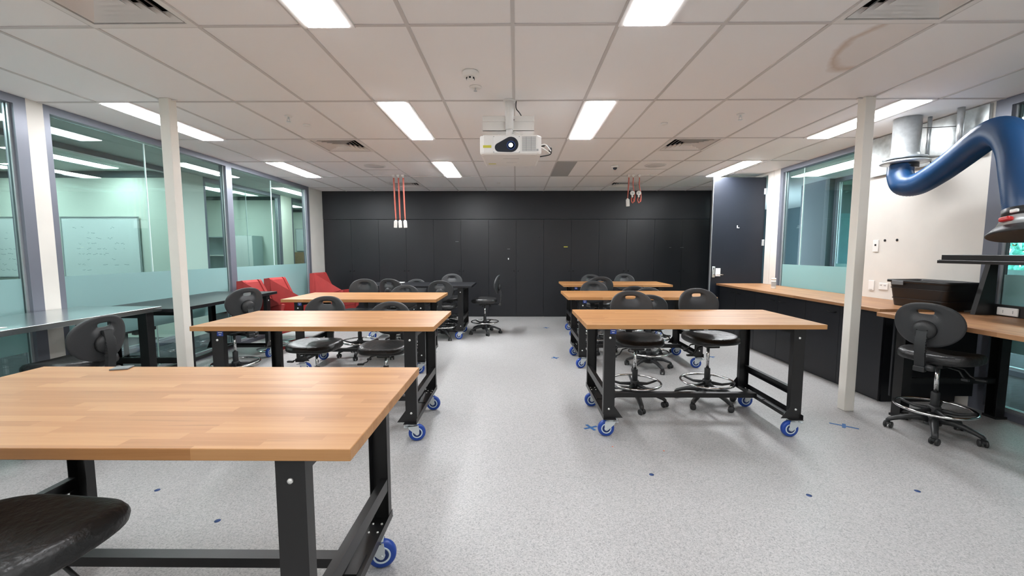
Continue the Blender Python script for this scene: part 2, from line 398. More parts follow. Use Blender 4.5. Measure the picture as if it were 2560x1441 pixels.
# open door leaf, standing square to the right wall
d1 = struct(empty('door_1'))
MB().box(3.26, 4.12, 7.05, 7.09, .012, 2.63, bev=.002).build('leaf', 'slate', d1)
MB().box(3.255, 3.262, 7.048, 7.092, .012, 2.63).build('edge_strip', 'framelight', d1)
lp = MB().box(3.285, 3.335, 7.038, 7.05, .98, 1.165, bev=.01, seg=2).build('lock_plate', 'zinc', d1)
MB().lathe([(.011, 0), (.013, .012), (0.001, .016)], 14, (3.31, 7.038, 1.125), 'Y', cap1=True).build('lock_cylinder', 'gap', lp)
MB().tube([(3.31, 7.04, 1.03), (3.31, 6.99, 1.03), (3.33, 6.98, 1.03), (3.44, 6.98, 1.03)], .009, 10).build('door_handle', 'chrome', d1)
hk = MB().box(3.668, 3.682, 7.040, 7.05, 1.80, 1.845, bev=.003).box(3.682, 3.70, 7.025, 7.05, 1.80, 1.81).build('coat_hook', 'white', d1)
for z in (2.40, 1.56, .5):
    MB().box(4.09, 4.128, 7.035, 7.052, z-.05, z+.05, bev=.002).build('hinge', 'framelight', d1)
tag(MB().box(3.335, 3.415, 7.02, 7.03, 1.0, 1.135, bev=.003).build('door_hanger', 'paper'), 'white card hanging on the lever handle of the dark open door', 'card')

# ------------------------------------------------------------------ neighbouring rooms on the left
X2 = -5.42
struct(MB().box(-11, XL-.06, -2, 13.2, -.10, -.002).build('floor', 'carpet'))
struct(MB().box(-11, XL-.06, -2, 13.2, H, H+.05).build('ceiling', 'sidewallb'))
struct(MB().box(-10.9, -5.47, 6.78, 6.90, 0, H).box(-5.47, -5.37, 6.70, 7.25, 0, H).box(-10.9, -5.47, 9.90, 10.0, 0, H).box(-5.47, -5.37, 9.62, 10.08, 0, H)
       .box(-10.9, -4.4, 12.9, 13.0, 0, H).box(-11, -10.9, -2, 13, 0, H).box(-11, -4.2, -2.1, -2, 0, H).box(XL-.3, XL-.24, YB+.1, 12.9, 0, H).build('wall_far', 'sidewall'))
struct(MB().box(-10.9, -5.47, 6.765, 6.78, 2.60, H).box(-10.9, -5.47, 9.885, 9.90, 2.62, H).box(-10.9, -4.4, 12.885, 12.9, 2.62, H).build('trim_1', 'darkwall'))
window(7, X2, 1, 1.2, 4.86, (3.0,), f0=.05, f1=.09, glass='glass2', film_on=False)
window(8, X2, 1, 4.86, 6.70, (), f0=.03, f1=.05, glass='glass2', film_on=False)
window(9, X2, 1, 7.25, 9.62, (8.45,), f0=.05, f1=.07, glass='glass2', film_on=False)
window(10, X2, 1, 10.08, 12.9, (), glass='glass2', film_on=False)
def wboard(x0, x1, y, z0, z1, label, seed, tags=True):
    random.seed(seed)
    t = thing('whiteboard', label, 'whiteboard', ((x0+x1)/2, y, z0), group='whiteboards in the side rooms')
    w, h = (x1-x0)/2, z1-z0
    MB().box(-w, w, -.012, -.002, 0, h).build('panel', 'board', t)
    MB().box(-w-.012, w+.012, -.02, 0, h, h+.02).box(-w-.012, w+.012, -.02, 0, -.02, 0).box(-w-.015, -w, -.02, 0, -.02, h+.02).box(w, w+.015, -.02, 0, -.02, h+.02).build('frame', 'framelight', t)
    b = MB()
    for r in range(9):
        z = h-.16-r*.085; x = -w+.15+random.random()*.1
        while x < w-.25:
            L = .02+random.random()*.07
            if random.random() < .42:
                for q in range(3): 
                    zz = z+random.uniform(-.012, .012); b.box(x+q*L/3, x+(q+.8)*L/3, -.0135, -.012, zz, zz+.006)
            x += L+.03
    tag(b.build('handwriting', 'ink', t), kind='stuff')
    return t
wboard(-7.34, -6.10, 6.76, 1.02, 1.96, 'framed whiteboard seen through the glass just left of the left column', 3)
wboard(-9.4, -7.75, 6.76, 1.02, 1.96, 'whiteboard seen through the leftmost window with rows of faint writing', 5)
wboard(-6.75, -5.75, 12.88, 1.45, 2.1, 'whiteboard above the cork board in the farthest side room', 8)
tag(MB().box(-6.9, -5.7, 12.86, 12.88, .95, 1.40, bev=.004).build('cork_board', 'cork'), 'brown cork board low on the wall of the farthest side room', 'pinboard')
t = thing('bookcase', 'pale open bookcase against the end wall of the middle side room', 'bookcase', (-6.85, 9.7, 0))
MB().box(-.42, -.40, -.2, .18, 0, 1.76).box(.40, .42, -.2, .18, 0, 1.76).box(-.42, .42, -.2, .18, 1.74, 1.76).box(-.4, .4, .165, .18, 0, 1.74).build('carcass', 'shelf', t)
for z in (.06, .5, .95, 1.32): MB().box(-.4, .4, -.19, .165, z, z+.022).build('shelf_board', 'white', t)
t = thing('cabinet', 'tall pale cupboard standing right of the open bookcase', 'cupboard', (-6.19, 9.7, 0))
MB().box(-.20, .20, -.2, .18, 0, 1.78).build('carcass', 'shelf', t)
dd = MB().box(-.198, .198, -.22, -.201, .05, 1.77, bev=.002).build('door', 'white', t)
MB().cyl((-.17, -.22, 1.02), (-.17, -.24, 1.02), .012).build('knob', 'metal', dd)
def side_chair(x, y, rz, label):
    t = thing('office_chair', label, 'chair', (x, y, 0), rz)
    MB().box(-.24, .24, -.22, .24, .44, .50, bev=.03, seg=3).build('seat', 'pu', t)
    MB().box(-.22, .22, -.28, -.22, .55, 1.02, bev=.03, seg=3).build('backrest', 'pu', t)
    MB().cyl((0, 0, .1), (0, 0, .44), .025).box(-.03, .03, -.27, -.2, .42, .62).build('post', 'metal', t)
    for k in range(5):
        a = 2*PI*k/5
        MB().tube([(0, 0, .12), (.28*math.cos(a), .28*math.sin(a), .07)], .02, 8).lathe([(.001, -.02), (.028, -.02), (.028, .02), (.001, .02)], 12, (.28*math.cos(a), .28*math.sin(a), .028), 'X').build('leg', 'metal', t)
side_chair(-7.5, 5.6, 2.6, 'black office chair in front of the leftmost whiteboard')
side_chair(-4.78, 5.0, 1.2, 'black office chair in the corridor behind the left glass wall')
def side_light(x0, y0, y1, label, wid=.24):
    t = thing('ceiling_light', label, 'ceiling light', (x0, y0, H-.012), group='lights in the side rooms')
    MB().box(-.02, wid+.02, -.02, y1-y0+.02, .006, .0115).build('frame', 'ventwhite', t)
    MB().box(0, wid, 0, y1-y0, 0, .006).build('diffuser', 'panel2', t)
side_light(-6.35, 5.2, 6.5, 'light in the whiteboard room nearest its glass wall')
side_light(-7.9, 5.2, 6.5, 'light in the whiteboard room farther from its glass wall')
side_light(-8.6, 2.6, 3.8, 'added unseen light in the whiteboard room near its left end')  # added out of view, stands in for daylight in this room
side_light(-6.4, 2.6, 3.8, 'added unseen light in the whiteboard room level with the cream wall post')  # second added lamp standing in for the daylight
side_light(-6.35, 8.0, 9.2, 'light in the room with the bookcase')
side_light(-6.4, 11.0, 12.2, 'light in the room with the cork board')
side_light(-7.9, -.6, .6, 'added light at the unseen near end of the whiteboard room')  # also added in place of daylight
side_light(-4.92, 8.5, 9.7, 'light in the left corridor behind the corner armchair')
side_light(-4.92, 2.4, 3.6, 'added unseen light in the left corridor near the leftmost window')  # added out of view to brighten the corridor and its posts

# ------------------------------------------------------------------ neighbouring space on the right
struct(MB().box(XR+.06, 8.3, -3, 13.2, -.10, -.002).build('floor', 'carpet'))
struct(MB().box(XR+.06, 8.3, -3, 13.2, H, H+.05).build('ceiling', 'sidewallb'))
struct(MB().box(5.6, 8.3, 8.3, 8.4, 0, H).box(5.56, 5.66, 7.6, 8.3, 0, H).box(XR+.3, 8.3, 13.1, 13.2, 0, H).box(XR+.1, 8.3, -3.1, -3, 0, H)
       .box(8.2, 8.3, 8.4, 13.2, 0, H).box(8.2, 8.3, -3, 4.6, 0, H).box(8.2, 8.3, 4.6, 8.3, 0, .85).box(8.2, 8.3, 4.6, 8.3, 2.45, H).build('wall_outer', 'darkwall'))
struct(MB().box(5.7, 7.6, 8.27, 8.30, 1.0, 2.15).build('trim_2', 'tealwall'))
w = window(11, 5.7, -1, 3.95, 7.6, (5.6,), film=(.56, 1.2), f0=.05, f1=.06, glass='glass2')
w = struct(empty('window_12'))
MB().box(8.22, 8.28, 4.6, 8.3, .85, .90).box(8.22, 8.28, 4.6, 8.3, 2.40, 2.45).box(8.22, 8.28, 4.6, 4.65, .9, 2.4).box(8.22, 8.28, 6.4, 6.45, .9, 2.4).box(8.22, 8.28, 8.25, 8.3, .9, 2.4).build('frame', 'frame', w)
MB().box(8.245, 8.255, 4.65, 8.25, .9, 2.4).build('pane', 'glass2', w)
side_light(4.75, 4.2, 7.4, 'long light over the corridor behind the right glass wall', .16)
side_light(6.6, 4.4, 7.6, 'long light in the dark room beyond the right corridor', .16)
struct(MB().box(8.3, 40, -12, 40, -.4, -.12).build('ground', 'grass'))
# hedge outside the far right window
random.seed(4)
t = thing('hedge', 'green bushes outside, seen through the glass at the right edge', 'hedge', (11.6, 9.0, -.12))
b = MB()
for k in range(5200):
    px, py, pz = random.gauss(0, .5), random.uniform(-4.2, 4.2), random.uniform(.05, 2.9)
    px *= (1.1-.25*pz); s = random.uniform(.10, .20)
    mtx = Euler((random.uniform(0, 6), random.uniform(0, 6), random.uniform(0, 6))).to_matrix()
    pts = [mtx @ Vector(p)*s+Vector((px, py, pz)) for p in ((-1, 0, 0), (0, -.45, .1), (1, 0, 0), (0, .45, .1))]
    b.quad(pts)
b.build('foliage', 'leaf', t, recalc=False)
b = MB()
for k in range(9): b.tube([(0, -4+k, 0), (random.uniform(-.1, .1), -4+k+random.uniform(-.1, .1), 2.2)], .04, 8, radii=[.05, .02])
b.build('stem', 'cork', t)

# ------------------------------------------------------------------ columns
for (x0, x1, y0, y1, lab) in ((-3.0, -2.915, 3.60, 3.685, 'slim cream square column left of the aisle, behind the front-left workbench'),
                              (2.91, 2.995, 3.63, 3.715, 'slim cream square column on the right, in front of the long cabinet run')):
    t = thing('column', lab, 'column', ((x0+x1)/2, (y0+y1)/2, 0), group='cream columns')
    MB().box(-.0425, .0425, -.0425, .0425, 0, H, bev=.004, seg=2).build('shaft', 'column', t)
    for s in (-1, 1):
        MB().box(s*.06-.02, s*.06+.02, -.012, .012, H-.012, H-.006, bev=.002).build('ceiling_clip', 'ventwhite', t)

# ------------------------------------------------------------------ ceiling lights
def ceiling_light(x, y, label, group):
    t = thing('ceiling_light', label, 'ceiling light', (x, y, H-.012), group=group)
    b = MB()
    b.box(-.03, .265, -.012, .005, 0, .0115).box(-.03, .265, 1.195, 1.212, 0, .0115).box(-.03, -.0, .005, 1.195, 0, .0115).box(.235, .265, .005, 1.195, 0, .0115)
    b.build('frame', 'ventwhite', t)
    MB().box(.002, .233, .007, 1.193, -.006, .0115, bev=.002).build('diffuser', 'panel%d' % math.floor(y+.05), t)
VIS = [(-1.185, 1.297, 'lit ceiling panel cut off by the top edge, left of the centre line'),
       (.61, 1.297, 'lit ceiling panel cut off by the top edge, right of the centre line'),
       (-1.185, 3.697, 'lit ceiling panel left of the hanging projector'),
       (.61, 3.697, 'lit ceiling panel right of the hanging projector'),
       (-3.59, 3.697, 'lit ceiling panel half hidden by the left cream column'),
       (3.29, 3.697, 'lit ceiling panel half hidden by the right cream column'),
       (-1.185, 6.097, 'smallest lit ceiling panel, behind and left of the projector'),
       (-3.59, 6.097, 'lit ceiling panel above the red armchairs by the left glass wall'),
       (3.24, 6.097, 'lit ceiling panel in front of the open dark door')]
for x, y, l in VIS: ceiling_light(x, y, l, 'ceiling light panels')
for x, y in ((-3.59, 1.297), (3.29, 1.297), (-1.185, -1.103), (.61, -1.103), (-3.59, -1.103), (3.29, -1.103), (-1.185, -3.503), (.61, -3.503)):
    ceiling_light(x, y, 'lit ceiling panel outside the picture, above or behind the camera', 'ceiling light panels out of view')

# ------------------------------------------------------------------ air diffusers
def make_vent():
    t = thing('air_diffuser', 'v', 'air vent', (0, 0, H), group='square ceiling air diffusers')
    a = .3
    b = MB()
    # housing above the ceiling
    for s in (-1, 1):
        b.box(s*a-.003, s*a+.003, -a, a, 0, .16).box(-a, a, s*a-.003, s*a+.003, 0, .16)
    b.box(-a, a, -a, a, .16, .165)
    b.build('housing', 'gap', t)
    b = MB()
    for s in (-1, 1):
        b.box(s*(a-.018)-.018, s*(a-.018)+.018, -a, a, -.008, 0).box(-a+.036, a-.036, s*(a-.018)-.018, s*(a-.018)+.018, -.008, 0)
    b.build('frame', 'ventwhite', t)
    bl = MB()
    for r in (.255, .213, .171, .129, .087):
        i, th = r-.036, .0035
        def ring(q, z): return [(-q, -q, z), (q, -q, z), (q, q, z), (-q, q, z)]
        bl.ring_loft([ring(r, -.004), ring(r-th, 0), ring(i-th, .034), ring(i, .030)], False, closed=True)
    bl.box(-.05, .05, -.05, .05, -.004, .0)
    bl.build('louvre', 'ventwhite', t)
    return t
v0 = make_vent()
vl = ['square air vent in the ceiling left of the projector, second along its row', 'square air vent in the ceiling right of the projector, second along its row',
      'square air vent cut off by the top edge at upper left', 'square air vent cut off by the top edge above the ceiling stain',
      'farthest square air vent on the left, behind the left hanging cords', 'farthest square air vent on the right, behind the right hanging cords']
for i, ((vx, vy), l) in enumerate(zip(VENTS, vl)):
    v = v0 if i == 0 else copy_tree(v0)
    v.location = (vx+.3, vy+.3, H); v['label'] = l
tag(MB().box(.585, .875, 6.12, 7.27, H-.010, H-.002).build('return_grille', 'grille'), 'flat grey rectangular return air grille right of the smallest light panel', 'air vent')

# small ceiling fittings
def disc(name, x, y, prof, mat, label, cat, group=None):
    return tag(MB().lathe(prof, 28, (0, 0, 0)).build(name, mat, None, (x, y, H-.001)), label, cat, group)
for x, s in ((-2.13, 'left'), (2.08, 'right')):
    t = thing('ceiling_speaker', 'round flush ceiling speaker in front of the %s hanging cords' % s, 'speaker', (x, 6.41, H-.001), group='ceiling speakers')
    MB().lathe([(.155, 0), (.155, -.005), (.140, -.008), (.138, -.004)], 36, cap1=True).build('rim', 'ventwhite', t)
    MB().lathe([(.135, -.004), (.135, -.0065), (.001, -.0068)], 36).build('grille', 'tbar', t)
t = thing('smoke_detector', 'round white smoke detector in the ceiling in front of the projector', 'smoke detector', (-.33, 3.13, H-.001))
MB().lathe([(.062, 0), (.062, -.012), (.056, -.03), (.044, -.036), (.001, -.036)], 32).build('body', 'plaswhite', t)
MB().lathe([(.030, -.036), (.026, -.054), (.001, -.056)], 24).build('sensor', 'plaswhite', t)
b = MB()
for k in range(6): 
    a = k*PI/3; b.box(-.007, .007, .027, .031, -.050, -.040, rot=Matrix.Rotation(a, 4, 'Z'))
b.build('slot', 'gap', t)
t = thing('sprinkler', 'round white sprinkler rose just behind the smoke detector', 'sprinkler', (-.32, 3.40, H-.001))
MB().lathe([(.048, 0), (.046, -.006), (.02, -.009), (.001, -.009)], 30).build('rose', 'plaswhite', t)
MB().cyl((0, 0, -.009), (0, 0, -.03), .005).lathe([(.014, -.03), (.014, -.032), (.001, -.032)], 12).build('head', 'zinc', t)
for x, y, s in ((-2.17, 4.09, 'left of the projector, near the left column'), (2.11, 4.08, 'right of the projector, near the right column')):
    t = thing('sprinkler', 'small metal sprinkler head hanging from the ceiling '+s, 'sprinkler', (x, y, H-.001), group='hanging sprinkler heads')
    MB().lathe([(.034, 0), (.032, -.005), (.001, -.006)], 20).build('rose', 'plaswhite', t)
    MB().cyl((0, 0, -.005), (0, 0, -.028), .007).box(-.014, -.011, -.002, .002, -.05, -.02).box(.011, .014, -.002, .002, -.05, -.02).lathe([(.020, -.05), (.020, -.053), (.001, -.053)], 14).build('head', 'zinc', t)
for x, y, s in ((-2.13, 4.36, 'beside the left sprinkler head'), (1.49, 4.35, 'between the projector and the right sprinkler head'), (-.33, 7.97, 'far back near the black wall')):
    disc('ceiling_sensor', x, y, [(.035, 0), (.033, -.01), (.02, -.016), (.001, -.016)], 'plaswhite', 'small round white cap on the ceiling '+s, 'ceiling fitting', 'round ceiling caps')
t = thing('dome_camera', 'small dome camera on the ceiling left of the right hanging cords', 'camera', (1.49, 6.45, H-.001))
MB().lathe([(.055, 0), (.052, -.022), (.036, -.026), (.001, -.026)], 28).build('base', 'plaswhite', t)
MB().lathe([(.032, -.026), (.028, -.043), (.016, -.056), (.001, -.060)], 24).build('dome', 'lens', t)
# ------------------------------------------------------------------ mobile workbenches
TH = .87
def chan(x0, x1, y0, y1, t, opening):
    """C section polygon (x, y), open towards 'opening'"""
    return {'+y': [(x0, y0), (x1, y0), (x1, y1), (x1-t, y1), (x1-t, y0+t), (x0+t, y0+t), (x0+t, y1), (x0, y1)],
            '-y': [(x0, y1), (x0, y0), (x0+t, y0), (x0+t, y1-t), (x1-t, y1-t), (x1-t, y0), (x1, y0), (x1, y1)],
            '+x': [(x0, y0), (x1, y0), (x1, y0+t), (x0+t, y0+t), (x0+t, y1-t), (x1, y1-t), (x1, y1), (x0, y1)],
            '-x': [(x0, y0), (x1, y0), (x1, y1), (x0, y1), (x0, y1-t), (x1-t, y1-t), (x1-t, y0+t), (x0, y0+t)]}[opening]
def make_caster():
    c = MB()
    c.mat(0).box(-.045, .045, -.035, .035, -.004, 0, bev=.001)
    c.lathe([(.028, -.004), (.030, -.012), (.024, -.020)], 20)
    for s in (-1, 1):
        y = s*.026
        c.prism([(-.045, -.016), (.034, -.016), (.024, -.040), (-.020, -.083), (-.030, -.091), (-.040, -.091), (-.048, -.083), (-.050, -.050)], y-.0016, y+.0016, 'Y')
    c.box(-.035, .034, -.0276, .0276, -.020, -.016)
    c.cyl((-.035, -.034, -.0775), (-.035, .034, -.0775), .008, seg=10)
    c.mat(1).box(.030, .060, -.014, .014, -.034, -.026, bev=.002)
    return c
def make_wheel(y0=-.018, y1=.018):
    w = MB(); c = (-.035, 0, -.0775)
    w.mat(0).lathe([(.036, y0+.001), (.054, y0), (.0605, y0+.004), (.0625, y0+.010), (.0625, y1-.010), (.0605, y1-.004), (.054, y1), (.036, y1-.001)], 36, c, 'Y')
    for s in (-1, 1):
        w.mat(1).lathe([(.039, s*.0165), (.039, s*.0185), (.031, s*.0185), (.031, s*.0165)], 30, c, 'Y')
        w.mat(2).lathe([(.031, s*.015), (.031, s*.0172), (.016, s*.0172), (.016, s*.015)], 26, c, 'Y')
        w.mat(1).lathe([(.016, s*.014), (.014, s*.022), (.001, s*.022)], 18, c, 'Y')
    return w
def make_table(name, label, group, topmat='wood', sticker=True):
    t = thing(name, label, 'workbench', group=group)
    MB().box(-.89, .89, -.41, .41, TH-.035, TH, bev=.0025, seg=2).build('tabletop', topmat, t)
    legs = {}
    for sx in (-1, 1):
        xa, xb = sorted((sx*.75, sx*.665))
        for sy in (-1, 1):
            ya, yb = sorted((sy*.385, sy*.342))
            b = MB(); b.mat(0)
            b.prism(chan(xa, xb, ya, yb, .003, '+y' if sy < 0 else '-y'), .142, TH-.036, 'Z')
            g = [(xb if sx < 0 else xa, .145), ((xb+.065) if sx < 0 else (xa-.065), .145), (xb if sx < 0 else xa, .235)]
            b.prism(g, ya if sy < 0 else yb-.003, (ya+.003) if sy < 0 else yb, 'Y')
            lg = b.build('leg', ['metal'], t)
            legs[(sx, sy)] = lg
            yo = sy*.385
            bb = MB()
            for z in (.215, .765):
                bb.lathe([(.0085, 0), (.008, .005), (.001, .007)] if sy > 0 else [(.0085, 0), (.008, -.005), (.001, -.007)], 12, ((xa+xb)/2, yo, z), 'Y')
            bb.build('bolt', 'bolt', lg)
        # foot channel that carries the castors
        b = MB()
        xo = sx*.752; xi = sx*.655
        x0, x1 = sorted((xo, xi))
        b.mat(0).box(x0, x1, -.415, .40, .140, .144)
        b.box(min(xo, xo-sx*.003), max(xo, xo-sx*.003), -.41, .395, .144, .178).box(min(xi, xi+sx*.003), max(xi, xi+sx*.003), -.33, .33, .144, .168)
        for y in (-.36, -.30, .27, .33):
            for q in (-.02, .02): b.mat(1).lathe([(.006, .144), (.005, .149), (.001, .150)], 8, (sx*.70+q, y, 0))
        b.build('foot_rail', ['metal', 'bolt'], t)
        x0, x1 = sorted((sx*.748, sx*.715))
        MB().mat(0).box(x0, x1, -.342, .342, .355, .359).box(min(sx*.748, sx*.744), max(sx*.748, sx*.744), -.342, .342, .305, .355).box(x0, x1, -.342, .342, .301, .305).build('side_rail', 'metal', t)
        x0, x1 = sorted((sx*.748, sx*.70))
        MB().box(x0, x1, -.342, .342, TH-.085, TH-.037).build('top_rail', 'metal', t)
        for (yy, sgn) in ((-.375, 1), (.245, 1)):
            c = make_caster().build('caster', ['fork', 'fork'], t, (sx*.70+.01, yy, .1402))
            make_wheel().build('wheel', ['tyre', 'hub', 'hubblue'], c)
    MB().box(-.665, .665, .05, .10, .186, .190).box(-.665, .665, .05, .054, .150, .186).box(-.665, .665, .096, .10, .150, .186).box(-.72, -.655, .02, .13, .144, .150).box(.655, .72, .02, .13, .144, .150).build('stretcher', 'metal', t)
    if sticker:
        s = MB().box(-.708, -.662, -.3865, -.3852, .795, .832).build('sticker', 'sticker', t)
        MB().box(-.700, -.670, -.3872, -.3864, .818, .823).box(-.695, -.676, -.3872, -.3864, .803, .808).build('print', 'white', s)
    return t
tb = make_table('workbench', 'x', 'wooden mobile workbenches in two rows')
TT = [((1.415, 3.49), 'beech-topped wheeled workbench, front of the right row with two stools behind it'),
      ((1.51, 5.38), 'beech-topped wheeled workbench, middle of the right row'),
      ((1.67, 7.24), 'beech-topped wheeled workbench, rearmost of the right row near the black cupboards'),
      ((-1.345, 1.51), 'nearest beech-topped workbench, cut off by the left edge of the picture'),
      ((-1.485, 3.39), 'beech-topped wheeled workbench, second of the left row, beside the left column'),
      ((-1.80, 5.13), 'beech-topped wheeled workbench, third of the left row, nearest the red armchairs')]
random.seed(2)
for i, ((x, y), l) in enumerate(TT):
    o = tb if i == 0 else copy_tree(tb)
    o.location = (x, y, 0); o['label'] = l
    if i:
        for ch in o.children:
            if ch.name.startswith('caster'): ch.rotation_euler.z = random.uniform(-.35, .35)+(0 if x > 0 else random.choice((0, PI)))
            if ch.name.startswith('tabletop'): pass
bt = make_table('workbench', 'black-topped wheeled workbench at the back left, in front of the black cupboards', 'black mobile workbenches', 'blackdoor', False)
bt.location = (-1.60, 7.04, 0)
o = copy_tree(bt); o.location = (-3.67, 4.80, 0); o.rotation_euler.z = PI/2+R(2)
o['label'] = 'black-topped wheeled workbench along the left glass wall, behind the steel bench'
# things lying on the tables
tag(MB().box(-.09, .09, -.045, .045, 0, .012, bev=.002).build('folded_paper', 'paper', None, (-2.05, 7.30, TH+.0005), (0, 0, .1)), 'small white folded paper lying on the black workbench at the back', 'paper')
tag(MB().box(-.035, .035, -.028, .028, 0, .006, bev=.001).build('grey_card', 'greytab', None, (-1.83, 1.885, TH+.0005), (0, 0, .3)), 'small dark grey card on the far edge of the nearest workbench', 'card')

# ------------------------------------------------------------------ drafting stools
def se(a, rx, ry, n):
    c, s = math.cos(a), math.sin(a)
    return (rx*math.copysign(abs(c)**(2/n), c), ry*math.copysign(abs(s)**(2/n), s))
def make_stool():
    t = thing('drafting_stool', 'x', 'chair')
    # seat
    prof = [(.02, .0), (.4, -.004), (.7, .002), (.86, .004), (.94, -.002), (.985, -.016), (1.0, -.034), (.985, -.050), (.93, -.060), (.75, -.072), (.45, -.080), (.02, -.080)]
    rings = []
    for f, z in prof:
        ring = []
        for k in range(48):
            a = 2*PI*k/48; x, y = se(a, .232*f, .220*f, 3.2)
            wdt = 1-.10*max(0, -y/.22)                      # narrower at the back
            zz = z - (.020*max(0, y/.22)**3 if z > -.03 else 0) + (.012*(abs(x)/.235)**2 if z > -.03 else 0)
            ring.append((x*wdt, y+.01, zz))
        rings.append(ring)
    MB().ring_loft(rings).build('seat', 'pu', t, (0, 0, .655))
    # backrest: dome-shaped shell with a hand slot
    n = 56; outer, inner = [], []
    for k in range(n):
        a = 2*PI*k/n; x, z = se(a, .205, .165, 2.25)
        if z < 0: x *= 1-.10*(z/-.165)
        outer.append((x, z))
        xi, zi = se(a, .052, .017, 3.5); inner.append((xi, zi+.098))
    rings = []
    def cy(x, z): return 1.1*x*x-.10*z
    for tt, th in ((0, .0), (0, 1), (.35, 1), (.7, 1), (.93, 1), (.985, .82), (1, .5), (.985, .18), (.93, 0), (.7, 0), (.35, 0)):
        rings.append([((1-tt)*i[0]+tt*o_[0], cy((1-tt)*i[0]+tt*o_[0], (1-tt)*i[1]+tt*o_[1])+(.028*(th-.5)), (1-tt)*i[1]+tt*o_[1]) for i, o_ in zip(inner, outer)])
    b = MB(); b.ring_loft(rings, True, closed=True)
    bk = b.build('backrest', 'back', t, (0, -.235, .90))
    # rear cover and ribbed upright
    b = MB(); b.lathe([(.072, .0), (.070, -.018), (.055, -.034), (.03, -.040), (.001, -.041)], 28, (0, 0, 0), 'Y')
    cv = b.build('back_cover', 'plastic', t, (0, -.242, .865))
    MB().lathe([(.005, 0), (.005, -.003), (.001, -.003)], 8, (-.03, -.038, .0), 'Y').lathe([(.005, 0), (.005, -.003), (.001, -.003)], 8, (.03, -.038, .0), 'Y').build('screw', 'gap', cv)
    b = MB()
    zz = [.56+.01*k for k in range(32)]
    rings = []
    for i, z in enumerate(zz):
        k = .030 + (.004 if (i % 2 and .67 < z < .80) else 0)
        y = -.262 - .02*math.sin((z-.56)/.31*PI)
        rings.append([(-k, y-.014, z), (k, y-.014, z), (k, y+.010, z), (-k, y+.010, z)])
    b.ring_loft(rings, False); b.box(-.034, .034, -.29, -.245, .535, .575, bev=.006, seg=2)
    b.build('back_support', 'plastic', t)
    MB().lathe([(.022, 0), (.024, .03), (.018, .045)], 12, (.034, -.262, .57), 'X').build('adjusting_knob', 'plastic', t)
    b = MB(); b.box(-.06, .06, -.09, .09, .545, .578, bev=.006, seg=2).box(-.022, .022, -.26, -.06, .548, .562, bev=.002).box(-.10, .10, -.02, .02, .562, .576)
    b.build('mechanism', 'metal', t)
    b = MB(); b.tube([(.05, .03, .560), (.13, .05, .545), (.16, .06, .50), (.20, .07, .485)], .006, 8).box(.185, .245, .055, .085, .474, .492, bev=.006, seg=2)
    b.build('lever', 'plastic', t)
    b = MB(); b.tube([(.05, -.04, .560), (.14, -.06, .55), (.17, -.07, .505)], .006, 8).box(.16, .20, -.09, -.055, .485, .505, bev=.006, seg=2)
    b.build('lever', 'plastic', t)
    MB().lathe([(.0145, .32), (.0145, .55)], 16).build('gas_rod', 'chrome', t)
    MB().lathe([(.026, .10), (.026, .325), (.023, .33), (.015, .33)], 18).build('gas_column', 'plastic', t)
    fr = MB().torus((0, 0, .205), .232, .0105, 56, 10).build('foot_ring', 'chrome', t)
    b = MB(); b.lathe([(.036, .172), (.040, .18), (.040, .215), (.034, .225)], 18)
    for k in range(5):
        a = 2*PI*k/5+.3; c, s = math.cos(a), math.sin(a)
        b.tube([(.03*c, .03*s, .19), (.13*c, .13*s, .180), (.19*c, .19*s, .192), (.225*c, .225*s, .203)], .012, 8, radii=[.018, .013, .011, .012])
    b.build('spoke', 'plastic', fr)
    MB().lathe([(.05, .075), (.052, .10), (.044, .135), (.030, .15)], 20).build('base_hub', 'plastic', t)
    # star base: five arms, each with its castor
    pts = [(.035, .112), (.10, .118), (.17, .108), (.235, .084), (.268, .070), (.282, .060)]
    rings = []
    for (x, z), hw, hh in zip(pts, (.030, .026, .023, .020, .019, .015), (.026, .022, .018, .016, .016, .010)):
        rings.append([(x, -hw, z-hh*.7), (x, hw, z-hh*.7), (x, hw*.9, z+hh*.5), (x, hw*.45, z+hh), (x, -hw*.45, z+hh), (x, -hw*.9, z+hh*.5)])
    leg = MB().ring_loft(rings, True).build('leg', 'plastic', t)
    b = MB()
    for s in (-1, 1): b.lathe([(.001, s*.010), (.020, s*.010), (.0262, s*.012), (.0262, s*.024), (.020, s*.027), (.001, s*.027)], 20, (0, 0, .0265), 'X')
    b.prism([(-.022, .030), (-.020, .046), (0, .056), (.016, .050), (.022, .036), (.010, .030)], -.009, .009, 'X').lathe([(.011, .03), (.011, .064)], 10, (0, 0, 0))
    ct = b.build('caster', 'plastic', leg, (.268, 0, 0), (0, 0, .5))
    for k in range(1, 5):
        l2 = leg.copy(); C.objects.link(l2); l2.rotation_euler.z = 2*PI*k/5
        c2 = ct.copy(); C.objects.link(c2); c2.parent = l2; c2.rotation_euler.z = .5+1.7*k
    return t
stool = make_stool()
